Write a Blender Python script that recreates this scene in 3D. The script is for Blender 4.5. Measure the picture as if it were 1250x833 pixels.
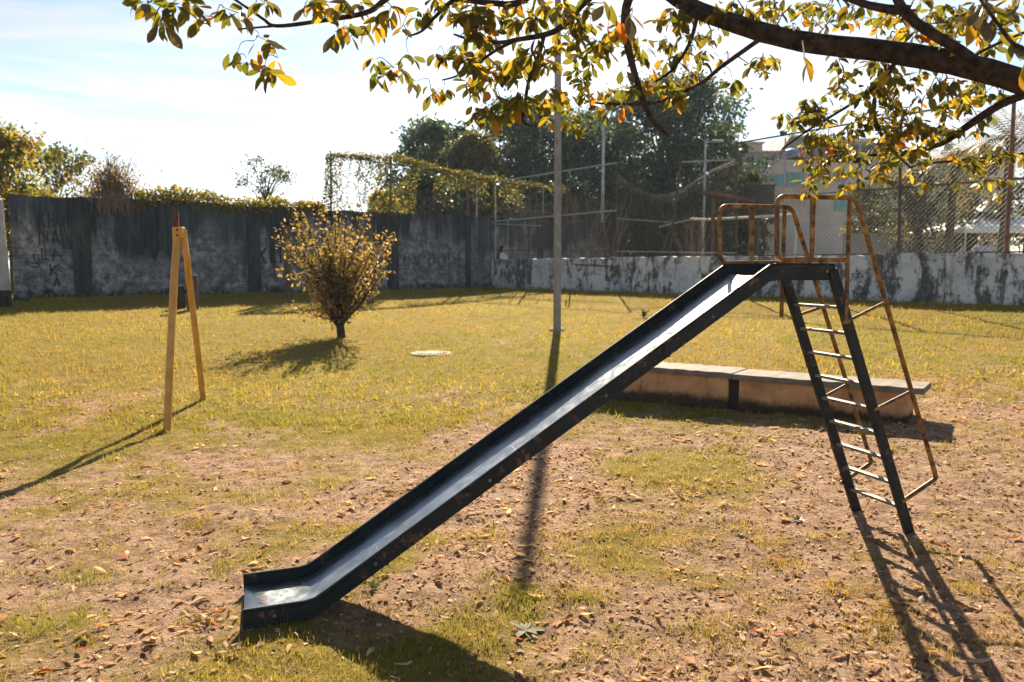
import bpy, bmesh, math, random
import numpy as np
from mathutils import Vector, Matrix, Quaternion

random.seed(7)
RNG = np.random.default_rng(11)
R = math.radians
scene = bpy.context.scene
for o in list(bpy.data.objects):
    bpy.data.objects.remove(o)
COL = scene.collection

# ------------------------------------------------------------------ camera
FPX, HZ, EYE = 972.0, 326.0, 1.6            # focal length in pixels of a 1250 px frame, horizon row, eye height
PITCH = math.atan((416.5 - HZ) / FPX)
cam_d = bpy.data.cameras.new('camera')
cam = bpy.data.objects.new('camera', cam_d)
COL.objects.link(cam)
cam.location = (0, 0, EYE)
cam.rotation_euler = (math.pi / 2 - PITCH, 0, 0)
cam_d.sensor_width = 36.0
cam_d.lens = 36.0 * FPX / 1250.0
cam_d.clip_start = 0.05
cam_d.clip_end = 3000
cam_d.dof.use_dof = True
cam_d.dof.focus_distance = 4.6
cam_d.dof.aperture_fstop = 3.2
scene.camera = cam

# ------------------------------------------------------------------ sky, sun, exposure
SUN_EL, SUN_AZ = R(33.0), R(4.0)            # azimuth measured from +Y towards +X
world = bpy.data.worlds.new('World')
scene.world = world
world.use_nodes = True
wn, wl = world.node_tree.nodes, world.node_tree.links
wn.clear()
w_out = wn.new('ShaderNodeOutputWorld')
w_bg = wn.new('ShaderNodeBackground')
sky = wn.new('ShaderNodeTexSky')
sky.sky_type = 'NISHITA'
sky.sun_disc = False
sky.sun_elevation = SUN_EL
sky.sun_rotation = SUN_AZ
sky.altitude = 700
sky.air_density = 1.0
sky.dust_density = 0.6
sky.ozone_density = 1.2
w_tc = wn.new('ShaderNodeTexCoord')
w_map = wn.new('ShaderNodeMapping')
w_map.inputs['Scale'].default_value = (1.5, 1.5, 13.0)
w_map.inputs['Rotation'].default_value = (0.0, R(4), R(25))
w_noise = wn.new('ShaderNodeTexNoise')
w_noise.inputs['Scale'].default_value = 2.2
w_noise.inputs['Detail'].default_value = 8
w_noise.inputs['Roughness'].default_value = 0.55
w_noise.inputs['Distortion'].default_value = 0.6
w_ramp = wn.new('ShaderNodeValToRGB')
w_ramp.color_ramp.elements[0].position = 0.43
w_ramp.color_ramp.elements[1].position = 0.58
w_ramp.color_ramp.elements[0].color = (0.05, 0.05, 0.05, 1)
w_ramp.color_ramp.elements[1].color = (0.85, 0.85, 0.85, 1)
w_bw = wn.new('ShaderNodeRGBToBW')           # thin cloud keeps the brightness of the sky behind it, without its blue
w_cl = wn.new('ShaderNodeMix'); w_cl.data_type = 'RGBA'; w_cl.blend_type = 'MULTIPLY'
w_cl.inputs[0].default_value = 1.0
w_cl.inputs[7].default_value = (1.06, 1.11, 1.18, 1)
w_mix = wn.new('ShaderNodeMix'); w_mix.data_type = 'RGBA'
wl.new(w_tc.outputs['Generated'], w_map.inputs[0])
wl.new(w_map.outputs[0], w_noise.inputs['Vector'])
wl.new(w_noise.outputs['Fac'], w_ramp.inputs[0])
wl.new(sky.outputs[0], w_bw.inputs[0])
wl.new(w_bw.outputs[0], w_cl.inputs[6])
wl.new(w_ramp.outputs[0], w_mix.inputs[0])
wl.new(sky.outputs[0], w_mix.inputs[6])
wl.new(w_cl.outputs[2], w_mix.inputs[7])
wl.new(w_mix.outputs[2], w_bg.inputs[0])
w_bg.inputs[1].default_value = 0.05
wl.new(w_bg.outputs[0], w_out.inputs[0])

sun_d = bpy.data.lights.new('sun', 'SUN')
sun_d.energy = 5.0
sun_d.angle = R(0.5)
sun_d.color = (1.0, 0.84, 0.62)
sun = bpy.data.objects.new('sun', sun_d)
COL.objects.link(sun)
sdir = Vector((math.sin(SUN_AZ) * math.cos(SUN_EL), math.cos(SUN_AZ) * math.cos(SUN_EL), math.sin(SUN_EL)))
sun.rotation_euler = (-sdir).to_track_quat('-Z', 'Y').to_euler()
sun.location = (3, 20, 20)

scene.view_settings.view_transform = 'Standard'
scene.view_settings.look = 'None'
scene.view_settings.gamma = 1
scene.view_settings.use_curve_mapping = False
scene.view_settings.exposure = 1.7

# ------------------------------------------------------------------ helpers: pixels of the photograph to places
cp, sp = math.cos(PITCH), math.sin(PITCH)
def ray(x, y):
    a, b = (x - 625) / FPX, (416.5 - y) / FPX
    return Vector((a, cp + b * sp, -sp + b * cp))
EYEV = Vector((0, 0, EYE))
def AT(x, y, Y):
    d = ray(x, y)
    return EYEV + d * (Y / d.y)
LW0, LWN, LWD = np.array((-0.715, 27.8)), np.array((0.779, 0.626)), np.array((0.626, -0.779))     # low wall line
TW0, TWN, TWD = np.array((-11.6, 18.66)), np.array((-0.643, 0.766)), np.array((0.766, 0.643))    # tall wall line
def gz(x, y):
    x = np.asarray(x, float); y = np.asarray(y, float)
    dl = (LW0[0] - x) * LWN[0] + (LW0[1] - y) * LWN[1]
    dt = (TW0[0] - x) * TWN[0] + (TW0[1] - y) * TWN[1]
    k = 1.0
    m = np.minimum(dl, dt)
    d = m - k * np.log(np.exp(-(dl - m) / k) + np.exp(-(dt - m) / k))
    d = np.maximum(d, -0.5)
    v = (0.87 - 0.066 * d) / 0.035
    return np.minimum(0.035 * np.where(v > 30, v, np.log1p(np.exp(np.minimum(v, 30)))), 0.88)
def gzf(x, y): return float(gz(x, y))
def G(px, py, dz=0.0):
    d = ray(px, py)
    t = 1.5
    for _ in range(4000):
        p = EYEV + d * t
        if p.z < gzf(p.x, p.y): break
        t *= 1.004
    return Vector((p.x, p.y, gzf(p.x, p.y) + dz))
def on_plane(px, py, o, n):
    d = ray(px, py)
    n3 = Vector((n[0], n[1], 0)); o3 = Vector((o[0], o[1], 0))
    t = (o3 - EYEV).dot(n3) / d.dot(n3)
    return EYEV + d * t
def LP(px, py, off=0.0): return on_plane(px, py, LW0 + LWN * off, LWN)
def TP(px, py, off=0.0): return on_plane(px, py, TW0 + TWN * off, TWN)

# value noise
_NG = RNG.random((256, 256))
def vnoise(x, y, s, seed=0):
    x = np.asarray(x, float) * s + seed * 17.31 + 1000; y = np.asarray(y, float) * s + seed * 7.77 + 1000
    xi = np.floor(x).astype(int); yi = np.floor(y).astype(int)
    fx = x - xi; fy = y - yi
    fx = fx * fx * (3 - 2 * fx); fy = fy * fy * (3 - 2 * fy)
    a = _NG[xi % 256, yi % 256]; b = _NG[(xi + 1) % 256, yi % 256]
    c = _NG[xi % 256, (yi + 1) % 256]; d = _NG[(xi + 1) % 256, (yi + 1) % 256]
    return a * (1 - fx) * (1 - fy) + b * fx * (1 - fy) + c * (1 - fx) * fy + d * fx * fy
def fbm(x, y, s, o=4, seed=0):
    r = 0; a = 0.5
    for i in range(o):
        r = r + a * vnoise(x, y, s * 2 ** i, seed + i * 3); a *= 0.5
    return r / (1 - 0.5 ** o)
def sstep(a, b, v):
    t = np.clip((np.asarray(v, float) - a) / (b - a), 0, 1); return t * t * (3 - 2 * t)

# ------------------------------------------------------------------ helpers: materials
def rgba(c): return (c[0], c[1], c[2], 1.0)
class NT:
    def __init__(self, name, rough=0.8, metal=0.0, spec=0.3):
        self.m = bpy.data.materials.new(name); self.m.use_nodes = True
        self.n, self.l = self.m.node_tree.nodes, self.m.node_tree.links
        self.b = self.n['Principled BSDF']; self.out = self.n['Material Output']
        self.b.inputs['Roughness'].default_value = rough
        self.b.inputs['Metallic'].default_value = metal
        self.b.inputs['Specular IOR Level'].default_value = spec
    def coord(self, kind='Object', scale=(1, 1, 1)):
        t = self.n.new('ShaderNodeTexCoord'); mp = self.n.new('ShaderNodeMapping')
        mp.inputs['Scale'].default_value = scale
        self.l.new(t.outputs[kind], mp.inputs[0]); return mp.outputs[0]
    def geo(self, scale=(1, 1, 1)):
        t = self.n.new('ShaderNodeNewGeometry'); mp = self.n.new('ShaderNodeMapping')
        mp.inputs['Scale'].default_value = scale
        self.l.new(t.outputs['Position'], mp.inputs[0]); return mp.outputs[0]
    def noise(self, vec, scale, detail=5, rough=0.55, dist=0.0):
        t = self.n.new('ShaderNodeTexNoise'); self.l.new(vec, t.inputs['Vector'])
        t.inputs['Scale'].default_value = scale; t.inputs['Detail'].default_value = detail
        t.inputs['Roughness'].default_value = rough; t.inputs['Distortion'].default_value = dist
        return t.outputs['Fac']
    def ramp(self, fac, stops):
        t = self.n.new('ShaderNodeValToRGB'); self.l.new(fac, t.inputs[0])
        e = t.color_ramp.elements
        while len(e) < len(stops): e.new(0.5)
        for i, (p, c) in enumerate(stops):
            e[i].position = p; e[i].color = rgba(c) if not isinstance(c, (int, float)) else (c, c, c, 1)
        return t.outputs[0]
    def mix(self, f, a, b, mode='MIX'):
        t = self.n.new('ShaderNodeMix'); t.data_type = 'RGBA'; t.blend_type = mode
        for sock, v in ((t.inputs[0], f), (t.inputs[6], a), (t.inputs[7], b)):
            if isinstance(v, (int, float)): sock.default_value = v
            elif isinstance(v, tuple): sock.default_value = rgba(v)
            else: self.l.new(v, sock)
        return t.outputs[2]
    def math(self, op, a, b=0.0):
        t = self.n.new('ShaderNodeMath'); t.operation = op
        for sock, v in ((t.inputs[0], a), (t.inputs[1], b)):
            if isinstance(v, (int, float)): sock.default_value = v
            else: self.l.new(v, sock)
        return t.outputs[0]
    def attr(self, name, out='Color'):
        t = self.n.new('ShaderNodeAttribute'); t.attribute_name = name; return t.outputs[out]
    def objrand(self):
        return self.n.new('ShaderNodeObjectInfo').outputs['Random']
    def color(self, c):
        if isinstance(c, tuple): self.b.inputs['Base Color'].default_value = rgba(c)
        else: self.l.new(c, self.b.inputs['Base Color'])
    def rough(self, c): self.l.new(c, self.b.inputs['Roughness'])
    def bump(self, h, strength=0.4, dist=0.02):
        t = self.n.new('ShaderNodeBump'); t.inputs['Strength'].default_value = strength
        t.inputs['Distance'].default_value = dist
        self.l.new(h, t.inputs['Height']); self.l.new(t.outputs[0], self.b.inputs['Normal'])
    def translucent(self, col, fac=0.5):
        tr = self.n.new('ShaderNodeBsdfTranslucent'); mx = self.n.new('ShaderNodeMixShader')
        if isinstance(col, tuple): tr.inputs[0].default_value = rgba(col)
        else: self.l.new(col, tr.inputs[0])
        mx.inputs[0].default_value = fac
        self.l.new(self.b.outputs[0], mx.inputs[1]); self.l.new(tr.outputs[0], mx.inputs[2])
        self.l.new(mx.outputs[0], self.out.inputs[0])

M = {}
def simple(key, c1, c2, scale=6.0, rough=0.8, metal=0.0, bump=0.2, lo=0.35, hi=0.68, stretch=(1, 1, 1), spec=0.3):
    t = NT(key, rough, metal, spec)
    v = t.geo(stretch)
    n = t.noise(v, scale, 6, 0.6)
    t.color(t.ramp(n, [(lo, c1), (hi, c2)]))
    if bump: t.bump(t.noise(v, scale * 4, 4), bump, 0.01)
    M[key] = t.m
    return t

# ground: soil and dry turf mixed by the 'dirt' attribute of the sheet
t = NT('ground', 0.95, 0, 0.1)
v = t.geo()
soil = t.ramp(t.noise(v, 9, 8, 0.65), [(0.32, (0.15, 0.084, 0.052)), (0.50, (0.39, 0.248, 0.160)), (0.70, (0.58, 0.40, 0.285))])
soil = t.mix(t.ramp(t.noise(v, 70, 4, 0.7), [(0.46, 0.0), (0.74, 0.75)]), soil, (0.52, 0.355, 0.265))
soil = t.mix(t.ramp(t.noise(v, 33, 5, 0.7), [(0.53, 0.0), (0.68, 0.7)]), soil, (0.095, 0.055, 0.03))
turf = t.ramp(t.noise(v, 5, 8, 0.7), [(0.30, (0.15, 0.125, 0.018)), (0.52, (0.28, 0.215, 0.036)), (0.75, (0.40, 0.29, 0.085))])
turf = t.mix(t.ramp(t.noise(v, 60, 3, 0.7), [(0.42, 0.0), (0.70, 0.8)]), turf, (0.17, 0.125, 0.040))
dm = t.math('ADD', t.attr('dirt', 'Fac'), t.math('MULTIPLY', t.math('SUBTRACT', t.noise(v, 14, 5, 0.7), 0.5), 1.1))
t.color(t.mix(t.ramp(dm, [(0.28, 0.0), (0.70, 1.0)]), turf, soil))
t.bump(t.math('ADD', t.noise(v, 28, 6, 0.7), t.math('MULTIPLY', t.noise(v, 110, 4, 0.7), 0.5)), 1.0, 0.05)
M['ground'] = t.m

# blades, leaves: colour per vertex (species and age of each leaf; in FAR also a sunlit tone)
def leaf_mat(key, fac=0.5, rough=0.6, tint=1.35, spec=0.25):
    t = NT(key, rough, 0, spec)
    c = t.attr('col')
    t.color(c)
    tc = t.mix(1.0, c, (tint, tint * 0.98, tint * 0.65), 'MULTIPLY')
    t.translucent(tc, fac)
    M[key] = t.m
leaf_mat('grass', 0.45, 0.7)
leaf_mat('foliage', 0.5, 0.5)
leaf_mat('far_foliage', 0.45, 0.5, 1.3)
leaf_mat('litter', 0.35, 0.8, 1.2)
def single_leaf(key, c, c2, fac=0.55, spec=0.35, rough=0.45):
    t = NT(key, rough, 0, spec)
    v = t.coord('Object')
    base = t.mix(t.objrand(), c, c2)
    base = t.mix(t.ramp(t.noise(v, 60, 4), [(0.5, 0.0), (0.72, 0.6)]), base, (c2[0] * 0.5, c2[1] * 0.42, c2[2] * 0.5))
    t.color(base)
    t.translucent(t.mix(1.0, base, (1.4, 1.35, 0.8), 'MULTIPLY'), fac)
    M[key] = t.m
single_leaf('leaf_olive', (0.105, 0.115, 0.018), (0.16, 0.135, 0.018))
single_leaf('leaf_yellow', (0.30, 0.22, 0.02), (0.38, 0.21, 0.02))
single_leaf('leaf_orange', (0.52, 0.13, 0.01), (0.45, 0.20, 0.02))
single_leaf('leaf_dull', (0.085, 0.075, 0.035), (0.115, 0.085, 0.04), 0.2)
single_leaf('dry_tan', (0.58, 0.38, 0.24), (0.46, 0.27, 0.15), 0.35, 0.06, 0.85)
single_leaf('dry_pale', (0.70, 0.54, 0.40), (0.60, 0.44, 0.31), 0.35, 0.06, 0.85)
single_leaf('dry_brown', (0.20, 0.10, 0.055), (0.13, 0.065, 0.04), 0.1, 0.06, 0.85)
single_leaf('dry_red', (0.46, 0.05, 0.02), (0.34, 0.04, 0.02), 0.3, .1, .7)
single_leaf('dry_orange', (0.62, 0.20, 0.03), (0.55, 0.16, 0.02), 0.3, .1, .7)

t = simple('bark', (0.020, 0.015, 0.012), (0.085, 0.064, 0.050), 26, 0.95, bump=1.0, spec=0.1, stretch=(1, 1, 1))
simple('bark_pale', (0.16, 0.12, 0.09), (0.30, 0.24, 0.18), 9, 0.9, bump=0.5)
simple('far_bark', (0.04, 0.032, 0.026), (0.10, 0.08, 0.06), 3, 0.9)
simple('dead_twig', (0.13, 0.09, 0.07), (0.24, 0.17, 0.13), 8, 0.9)

# slide: black-green paint worn to rust, polished sheet floor, rusty yellow pipes
t = NT('slide_paint', 0.5, 0.0, 0.28)
v = t.geo()
c = t.ramp(t.noise(v, 5, 6, 0.6), [(0.35, (0.006, 0.011, 0.014)), (0.7, (0.014, 0.024, 0.029))])
wear = t.ramp(t.noise(v, 16, 7, 0.7, 0.4), [(0.565, 0.0), (0.63, 1.0)])
c = t.mix(wear, c, t.ramp(t.noise(v, 40, 4), [(0.4, (0.035, 0.026, 0.022)), (0.65, (0.15, 0.085, 0.06))]))
t.color(c); t.rough(t.ramp(t.noise(v, 20, 5), [(0.3, 0.38), (0.7, 0.7)])); t.bump(t.noise(v, 30, 5, 0.7), 0.25, 0.006)
M['slide_paint'] = t.m
t = NT('slide_metal', 0.35, 0.9, 0.5)
v = t.geo()
c = t.ramp(t.noise(v, 7, 7, 0.65, 0.3), [(0.30, (0.20, 0.225, 0.25)), (0.60, (0.36, 0.40, 0.44)), (0.8, (0.46, 0.46, 0.46))])
c = t.mix(t.ramp(t.noise(v, 26, 6, 0.7), [(0.60, 0.0), (0.72, 0.8)]), c, (0.10, 0.075, 0.06))
t.color(c); t.rough(t.ramp(t.noise(v, 18, 6, 0.65), [(0.3, 0.24), (0.7, 0.5)])); t.bump(t.noise(v, 5, 4), 0.20, 0.02)
M['slide_metal'] = t.m
t = NT('pipe_rust', 0.55, 0.0, 0.4)
v = t.geo()
c = t.ramp(t.noise(v, 18, 7, 0.7, 0.3), [(0.38, (0.030, 0.017, 0.011)), (0.48, (0.14, 0.068, 0.018)), (0.63, (0.36, 0.19, 0.030))])
t.color(c); t.bump(t.noise(v, 60, 5, 0.7), 0.4, 0.004)
M['pipe_rust'] = t.m
simple('rung_metal', (0.08, 0.073, 0.066), (0.26, 0.245, 0.23), 22, 0.5, 0.4, 0.25)
t = NT('yellow_paint', 0.5, 0.0, 0.4)
v = t.geo()
c = t.ramp(t.noise(v, 6, 6, 0.65), [(0.3, (0.40, 0.20, 0.035)), (0.65, (0.58, 0.31, 0.06))])
c = t.mix(t.ramp(t.noise(v, 24, 7, 0.7), [(0.60, 0.0), (0.70, 0.8)]), c, (0.16, 0.085, 0.04))
t.color(c); t.bump(t.noise(v, 40, 5, 0.7), 0.25, 0.004)
M['yellow_paint'] = t.m
simple('rust_dark', (0.05, 0.022, 0.015), (0.14, 0.055, 0.035), 18, 0.8, bump=0.4)
simple('weathered_wood', (0.055, 0.042, 0.035), (0.17, 0.13, 0.10), 9, 0.9, bump=0.6, stretch=(3, 3, 0.4))
simple('pole_concrete', (0.17, 0.175, 0.18), (0.29, 0.29, 0.29), 12, 0.85, bump=0.3, stretch=(1, 1, 0.5))
simple('galvanised', (0.22, 0.24, 0.26), (0.42, 0.45, 0.48), 8, 0.5, 0.3, 0.1)
simple('fence_post', (0.040, 0.036, 0.034), (0.115, 0.095, 0.085), 10, 0.7, bump=0.2)
simple('fence_rust', (0.10, 0.045, 0.03), (0.25, 0.12, 0.075), 10, 0.75, bump=0.2)
simple('wire', (0.10, 0.095, 0.09), (0.22, 0.20, 0.19), 3, 0.5, 0.4, 0)
simple('white_pipe', (0.48, 0.47, 0.45), (0.72, 0.70, 0.67), 8, 0.6)
simple('black_board', (0.018, 0.018, 0.020), (0.045, 0.045, 0.05), 4, 0.7)
simple('rust_sheet', (0.075, 0.032, 0.024), (0.17, 0.08, 0.055), 4, 0.8)
simple('cover_concrete', (0.22, 0.19, 0.15), (0.38, 0.33, 0.27), 14, 0.9, bump=0.5)

# low wall: flaking pale blue-white paint over black mould
t = NT('flaking_paint', 0.85, 0, 0.2)
v = t.geo(); vs = t.geo((2.0, 2.0, 0.5))
pale = t.ramp(t.noise(v, 2.2, 6, 0.6), [(0.3, (0.32, 0.37, 0.41)), (0.55, (0.56, 0.59, 0.61)), (0.75, (0.60, 0.56, 0.51))])
f1 = t.ramp(t.math('ADD', t.math('MULTIPLY', t.noise(vs, 1.1, 9, 0.74, 0.5), 0.6), t.math('MULTIPLY', t.noise(v, 3.4, 10, 0.78), 0.4)), [(0.488, 0.0), (0.532, 0.95)])
f2 = t.ramp(t.noise(v, 11.0, 9, 0.78, 0.3), [(0.57, 0.0), (0.63, 0.85)])
c = t.mix(f1, pale, t.ramp(t.noise(v, 12, 5), [(0.35, (0.035, 0.034, 0.036)), (0.7, (0.13, 0.12, 0.115))]))
c = t.mix(f2, c, (0.055, 0.052, 0.055))
f3 = t.ramp(t.noise(vs, 1.3, 6, 0.6), [(0.60, 0.0), (0.68, 0.75)])
c = t.mix(f3, c, (0.20, 0.14, 0.115))
t.color(c); t.bump(t.noise(vs, 9, 7, 0.7), 0.6, 0.03)
M['flaking_paint'] = t.m

# tall wall: black-blue mould above, worn pale block courses below
t = NT('mouldy_wall', 0.92, 0, 0.15)
v = t.geo(); vs = t.geo((1.1, 1.1, 0.42))
pos = t.n.new('ShaderNodeSeparateXYZ'); t.l.new(t.geo(), pos.inputs[0])
hgt = t.math('MULTIPLY', t.math('SUBTRACT', pos.outputs[2], 0.85), 0.42)        # 0 at the foot, 1 at the top
vs = t.geo((2.6, 2.6, 0.22))
n1 = t.noise(vs, 1.0, 9, 0.68, 0.3); n2 = t.noise(v, 5.0, 10, 0.75); n3 = t.noise(v, 0.55, 3, 0.5)
dark = t.ramp(t.noise(vs, 2.2, 9, 0.72), [(0.36, (0.010, 0.015, 0.021)), (0.52, (0.036, 0.046, 0.058)), (0.68, (0.095, 0.105, 0.12))])
pale = t.ramp(n2, [(0.37, (0.050, 0.058, 0.070)), (0.48, (0.15, 0.162, 0.18)), (0.61, (0.34, 0.33, 0.335))])
mk = t.math('ADD', hgt, t.math('ADD', t.math('MULTIPLY', t.math('SUBTRACT', n1, 0.5), 1.5), t.math('MULTIPLY', t.math('SUBTRACT', n3, 0.5), 1.6)))
mk = t.math('ADD', mk, t.math('MULTIPLY', t.math('SUBTRACT', n2, 0.5), 0.7))
c = t.mix(t.ramp(mk, [(0.54, 1.0), (0.76, 0.0)]), dark, pale)
# mortar of the block courses showing through worn plaster
br = t.n.new('ShaderNodeTexBrick')
comb = t.n.new('ShaderNodeCombineXYZ')
along = t.math('ADD', t.math('MULTIPLY', pos.outputs[0], 0.766), t.math('MULTIPLY', pos.outputs[1], 0.643))
t.l.new(along, comb.inputs[0]); t.l.new(pos.outputs[2], comb.inputs[1])
t.l.new(comb.outputs[0], br.inputs['Vector'])
br.inputs['Scale'].default_value = 1.0; br.inputs['Brick Width'].default_value = 0.38; br.inputs['Row Height'].default_value = 0.17
br.inputs['Mortar Size'].default_value = 0.012
c = t.mix(t.math('MULTIPLY', br.outputs['Fac'], t.ramp(t.noise(v, 1.1, 4), [(0.42, 0.05), (0.58, 0.55)])), c, (0.045, 0.048, 0.055))
mo = t.math('ADD', t.math('MULTIPLY', hgt, -2.2), t.math('ADD', 0.20, t.noise(v, 2.4, 8, 0.7)))
c = t.mix(t.ramp(mo, [(0.52, 0.0), (0.66, 0.92)]), c, (0.020, 0.021, 0.024))
blot = t.ramp(t.noise(v, 3.6, 8, 0.72), [(0.55, 0.0), (0.66, 0.7)])
c = t.mix(blot, c, (0.030, 0.032, 0.036))
teal = t.ramp(t.noise(v, 0.45, 3, 0.5), [(0.52, 0.0), (0.62, 0.55)])
c = t.mix(teal, c, t.mix(0.6, c, (0.05, 0.095, 0.11)))
t.color(c); t.bump(t.math('ADD', t.noise(v, 7, 7, 0.7), t.math('MULTIPLY', br.outputs['Fac'], -0.4)), 0.5, 0.03)
M['mouldy_wall'] = t.m
simple('pilaster_mould', (0.012, 0.015, 0.020), (0.060, 0.064, 0.072), 3.5, 0.92, bump=0.5, stretch=(1, 1, .35))
simple('spray_paint', (0.006, 0.006, 0.008), (0.022, 0.022, 0.026), 9, 0.7, bump=0)
simple('pale_plaster', (0.34, 0.31, 0.29), (0.56, 0.53, 0.50), 4, 0.85, bump=0.4)
# bench ledge
t = NT('ledge_plaster', 0.9, 0, 0.2)
v = t.geo(); vs = t.geo((2, 2, 0.5))
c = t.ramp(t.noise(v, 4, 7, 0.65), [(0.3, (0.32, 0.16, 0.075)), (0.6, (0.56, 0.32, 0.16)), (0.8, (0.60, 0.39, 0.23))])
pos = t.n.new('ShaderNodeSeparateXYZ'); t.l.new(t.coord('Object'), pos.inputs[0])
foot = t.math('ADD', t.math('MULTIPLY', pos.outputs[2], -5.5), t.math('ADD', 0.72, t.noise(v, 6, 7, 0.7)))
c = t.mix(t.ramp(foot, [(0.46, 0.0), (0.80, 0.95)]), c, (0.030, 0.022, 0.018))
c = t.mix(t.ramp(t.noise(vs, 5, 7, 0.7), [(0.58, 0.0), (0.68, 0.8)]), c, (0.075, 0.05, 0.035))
t.color(c); t.bump(t.noise(v, 20, 7, 0.7), 0.5, 0.02)
M['ledge_plaster'] = t.m
simple('ledge_cap', (0.095, 0.078, 0.066), (0.21, 0.18, 0.155), 7, 0.85, bump=0.4, lo=0.3, hi=0.7)
simple('ledge_dark', (0.015, 0.012, 0.010), (0.05, 0.035, 0.026), 7, 0.9, bump=0.4)

# houses beyond
simple('house_pale', (0.42, 0.39, 0.37), (0.56, 0.52, 0.50), 0.8, 0.9)
simple('house_grey', (0.22, 0.23, 0.25), (0.33, 0.34, 0.35), 0.7, 0.9)
simple('house_pink', (0.44, 0.34, 0.29), (0.58, 0.47, 0.41), 0.8, 0.9)
simple('house_dark', (0.03, 0.03, 0.035), (0.07, 0.07, 0.075), 0.7, 0.9)
simple('teal_glass', (0.03, 0.20, 0.22), (0.06, 0.32, 0.34), 0.7, 0.15, bump=0, spec=0.5)
simple('teal_frame', (0.08, 0.20, 0.21), (0.12, 0.26, 0.27), 3, 0.5, bump=0)
simple('roof_tile', (0.20, 0.10, 0.075), (0.33, 0.19, 0.14), 2, 0.9)
simple('roof_sheet', (0.36, 0.33, 0.31), (0.50, 0.46, 0.43), 2, 0.8)
simple('tank_blue', (0.02, 0.12, 0.32), (0.04, 0.20, 0.45), 2, 0.4, bump=0)
simple('tent_white', (0.72, 0.73, 0.74), (0.82, 0.82, 0.82), 2, 0.7, bump=0)
simple('skin', (0.42, 0.24, 0.17), (0.50, 0.30, 0.21), 20, 0.5, bump=0)
simple('hair', (0.012, 0.008, 0.007), (0.04, 0.022, 0.016), 30, 0.5, bump=0)
simple('white_shirt', (0.62, 0.64, 0.66), (0.78, 0.78, 0.78), 14, 0.8, bump=0)
simple('blue_shirt', (0.25, 0.32, 0.50), (0.42, 0.50, 0.66), 14, 0.8, bump=0)
simple('dark_cloth', (0.02, 0.022, 0.03), (0.05, 0.05, 0.06), 10, 0.8, bump=0)

# ------------------------------------------------------------------ helpers: meshes and things
def tag(o, label=None, cat=None, group=None, kind=None):
    if label: o['label'] = label
    if cat: o['category'] = cat
    if group: o['group'] = group
    if kind: o['kind'] = kind
    return o
def empty(name, loc, label, cat, group=None, rz=0.0):
    o = bpy.data.objects.new(name, None); COL.objects.link(o)
    o.location = loc; o.rotation_euler = (0, 0, rz); o.empty_display_size = 0.1
    return tag(o, label, cat, group)
def link(name, me, parent=None, local=False):
    o = bpy.data.objects.new(name, me); COL.objects.link(o)
    if parent is not None:
        o.parent = parent
        if not local:
            loc = parent.location.copy()
            q = parent
            while q.parent is not None:
                q = q.parent; loc += q.location
            o.location = -loc
    return o
class MB:
    """collects faces in world coordinates; build() makes ONE mesh object"""
    def __init__(self): self.v, self.f = [], []
    def add(self, vs, fs):
        b = len(self.v); self.v += [tuple(p) for p in vs]; self.f += [tuple(i + b for i in f) for f in fs]
    def hexa(self, c8):
        self.add(c8, [(0, 3, 2, 1), (4, 5, 6, 7), (0, 1, 5, 4), (1, 2, 6, 5), (2, 3, 7, 6), (3, 0, 4, 7)])
    def box(self, c, ax, ay, az):
        c, ax, ay, az = Vector(c), Vector(ax), Vector(ay), Vector(az)
        self.hexa([c - ax - ay - az, c + ax - ay - az, c + ax + ay - az, c - ax + ay - az,
                   c - ax - ay + az, c + ax - ay + az, c + ax + ay + az, c - ax + ay + az])
    def beam(self, a, b, w, h, up=(0, 0, 1)):
        a, b = Vector(a), Vector(b); d = (b - a); L = d.length; d.normalize()
        s = d.cross(Vector(up))
        if s.length < 1e-3: s = Vector((1, 0, 0))
        s.normalize(); u = s.cross(d)
        self.box((a + b) / 2, d * L / 2, s * w / 2, u * h / 2)
    def tube(self, pts, rad, n=8, cap=True):
        pts = [Vector(p) for p in pts]
        if not hasattr(rad, '__len__'): rad = [rad] * len(pts)
        b = len(self.v); prev = None
        for i, p in enumerate(pts):
            d = (pts[min(i + 1, len(pts) - 1)] - pts[max(i - 1, 0)]).normalized()
            if prev is None:
                s = d.cross(Vector((0, 0, 1)))
                if s.length < 0.05: s = d.cross(Vector((1, 0, 0)))
            else: s = prev - d * prev.dot(d)
            s.normalize(); prev = s; q = d.cross(s)
            for k in range(n):
                a = 2 * math.pi * k / n
                self.v.append(tuple(p + (s * math.cos(a) + q * math.sin(a)) * rad[i]))
        for i in range(len(pts) - 1):
            for k in range(n):
                k2 = (k + 1) % n
                self.f.append((b + i * n + k, b + i * n + k2, b + (i + 1) * n + k2, b + (i + 1) * n + k))
        if cap:
            self.f.append(tuple(b + k for k in range(n))[::-1])
            self.f.append(tuple(b + (len(pts) - 1) * n + k for k in range(n)))
    def build(self, name, mat, parent=None, smooth=False, bevel=0.0):
        me = bpy.data.meshes.new(name); me.from_pydata(self.v, [], self.f)
        me.materials.append(M[mat]); me.update()
        bm = bmesh.new(); bm.from_mesh(me)
        bmesh.ops.recalc_face_normals(bm, faces=bm.faces)
        if bevel:
            bmesh.ops.bevel(bm, geom=[e for e in bm.edges if e.is_manifold and e.calc_face_angle(0) > 0.6], offset=bevel, segments=2, affect='EDGES', profile=0.5)
        bm.to_mesh(me); bm.free()
        if smooth:
            me.shade_smooth()
            me.set_sharp_from_angle(angle=R(50))
        return link(name, me, parent)
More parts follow.
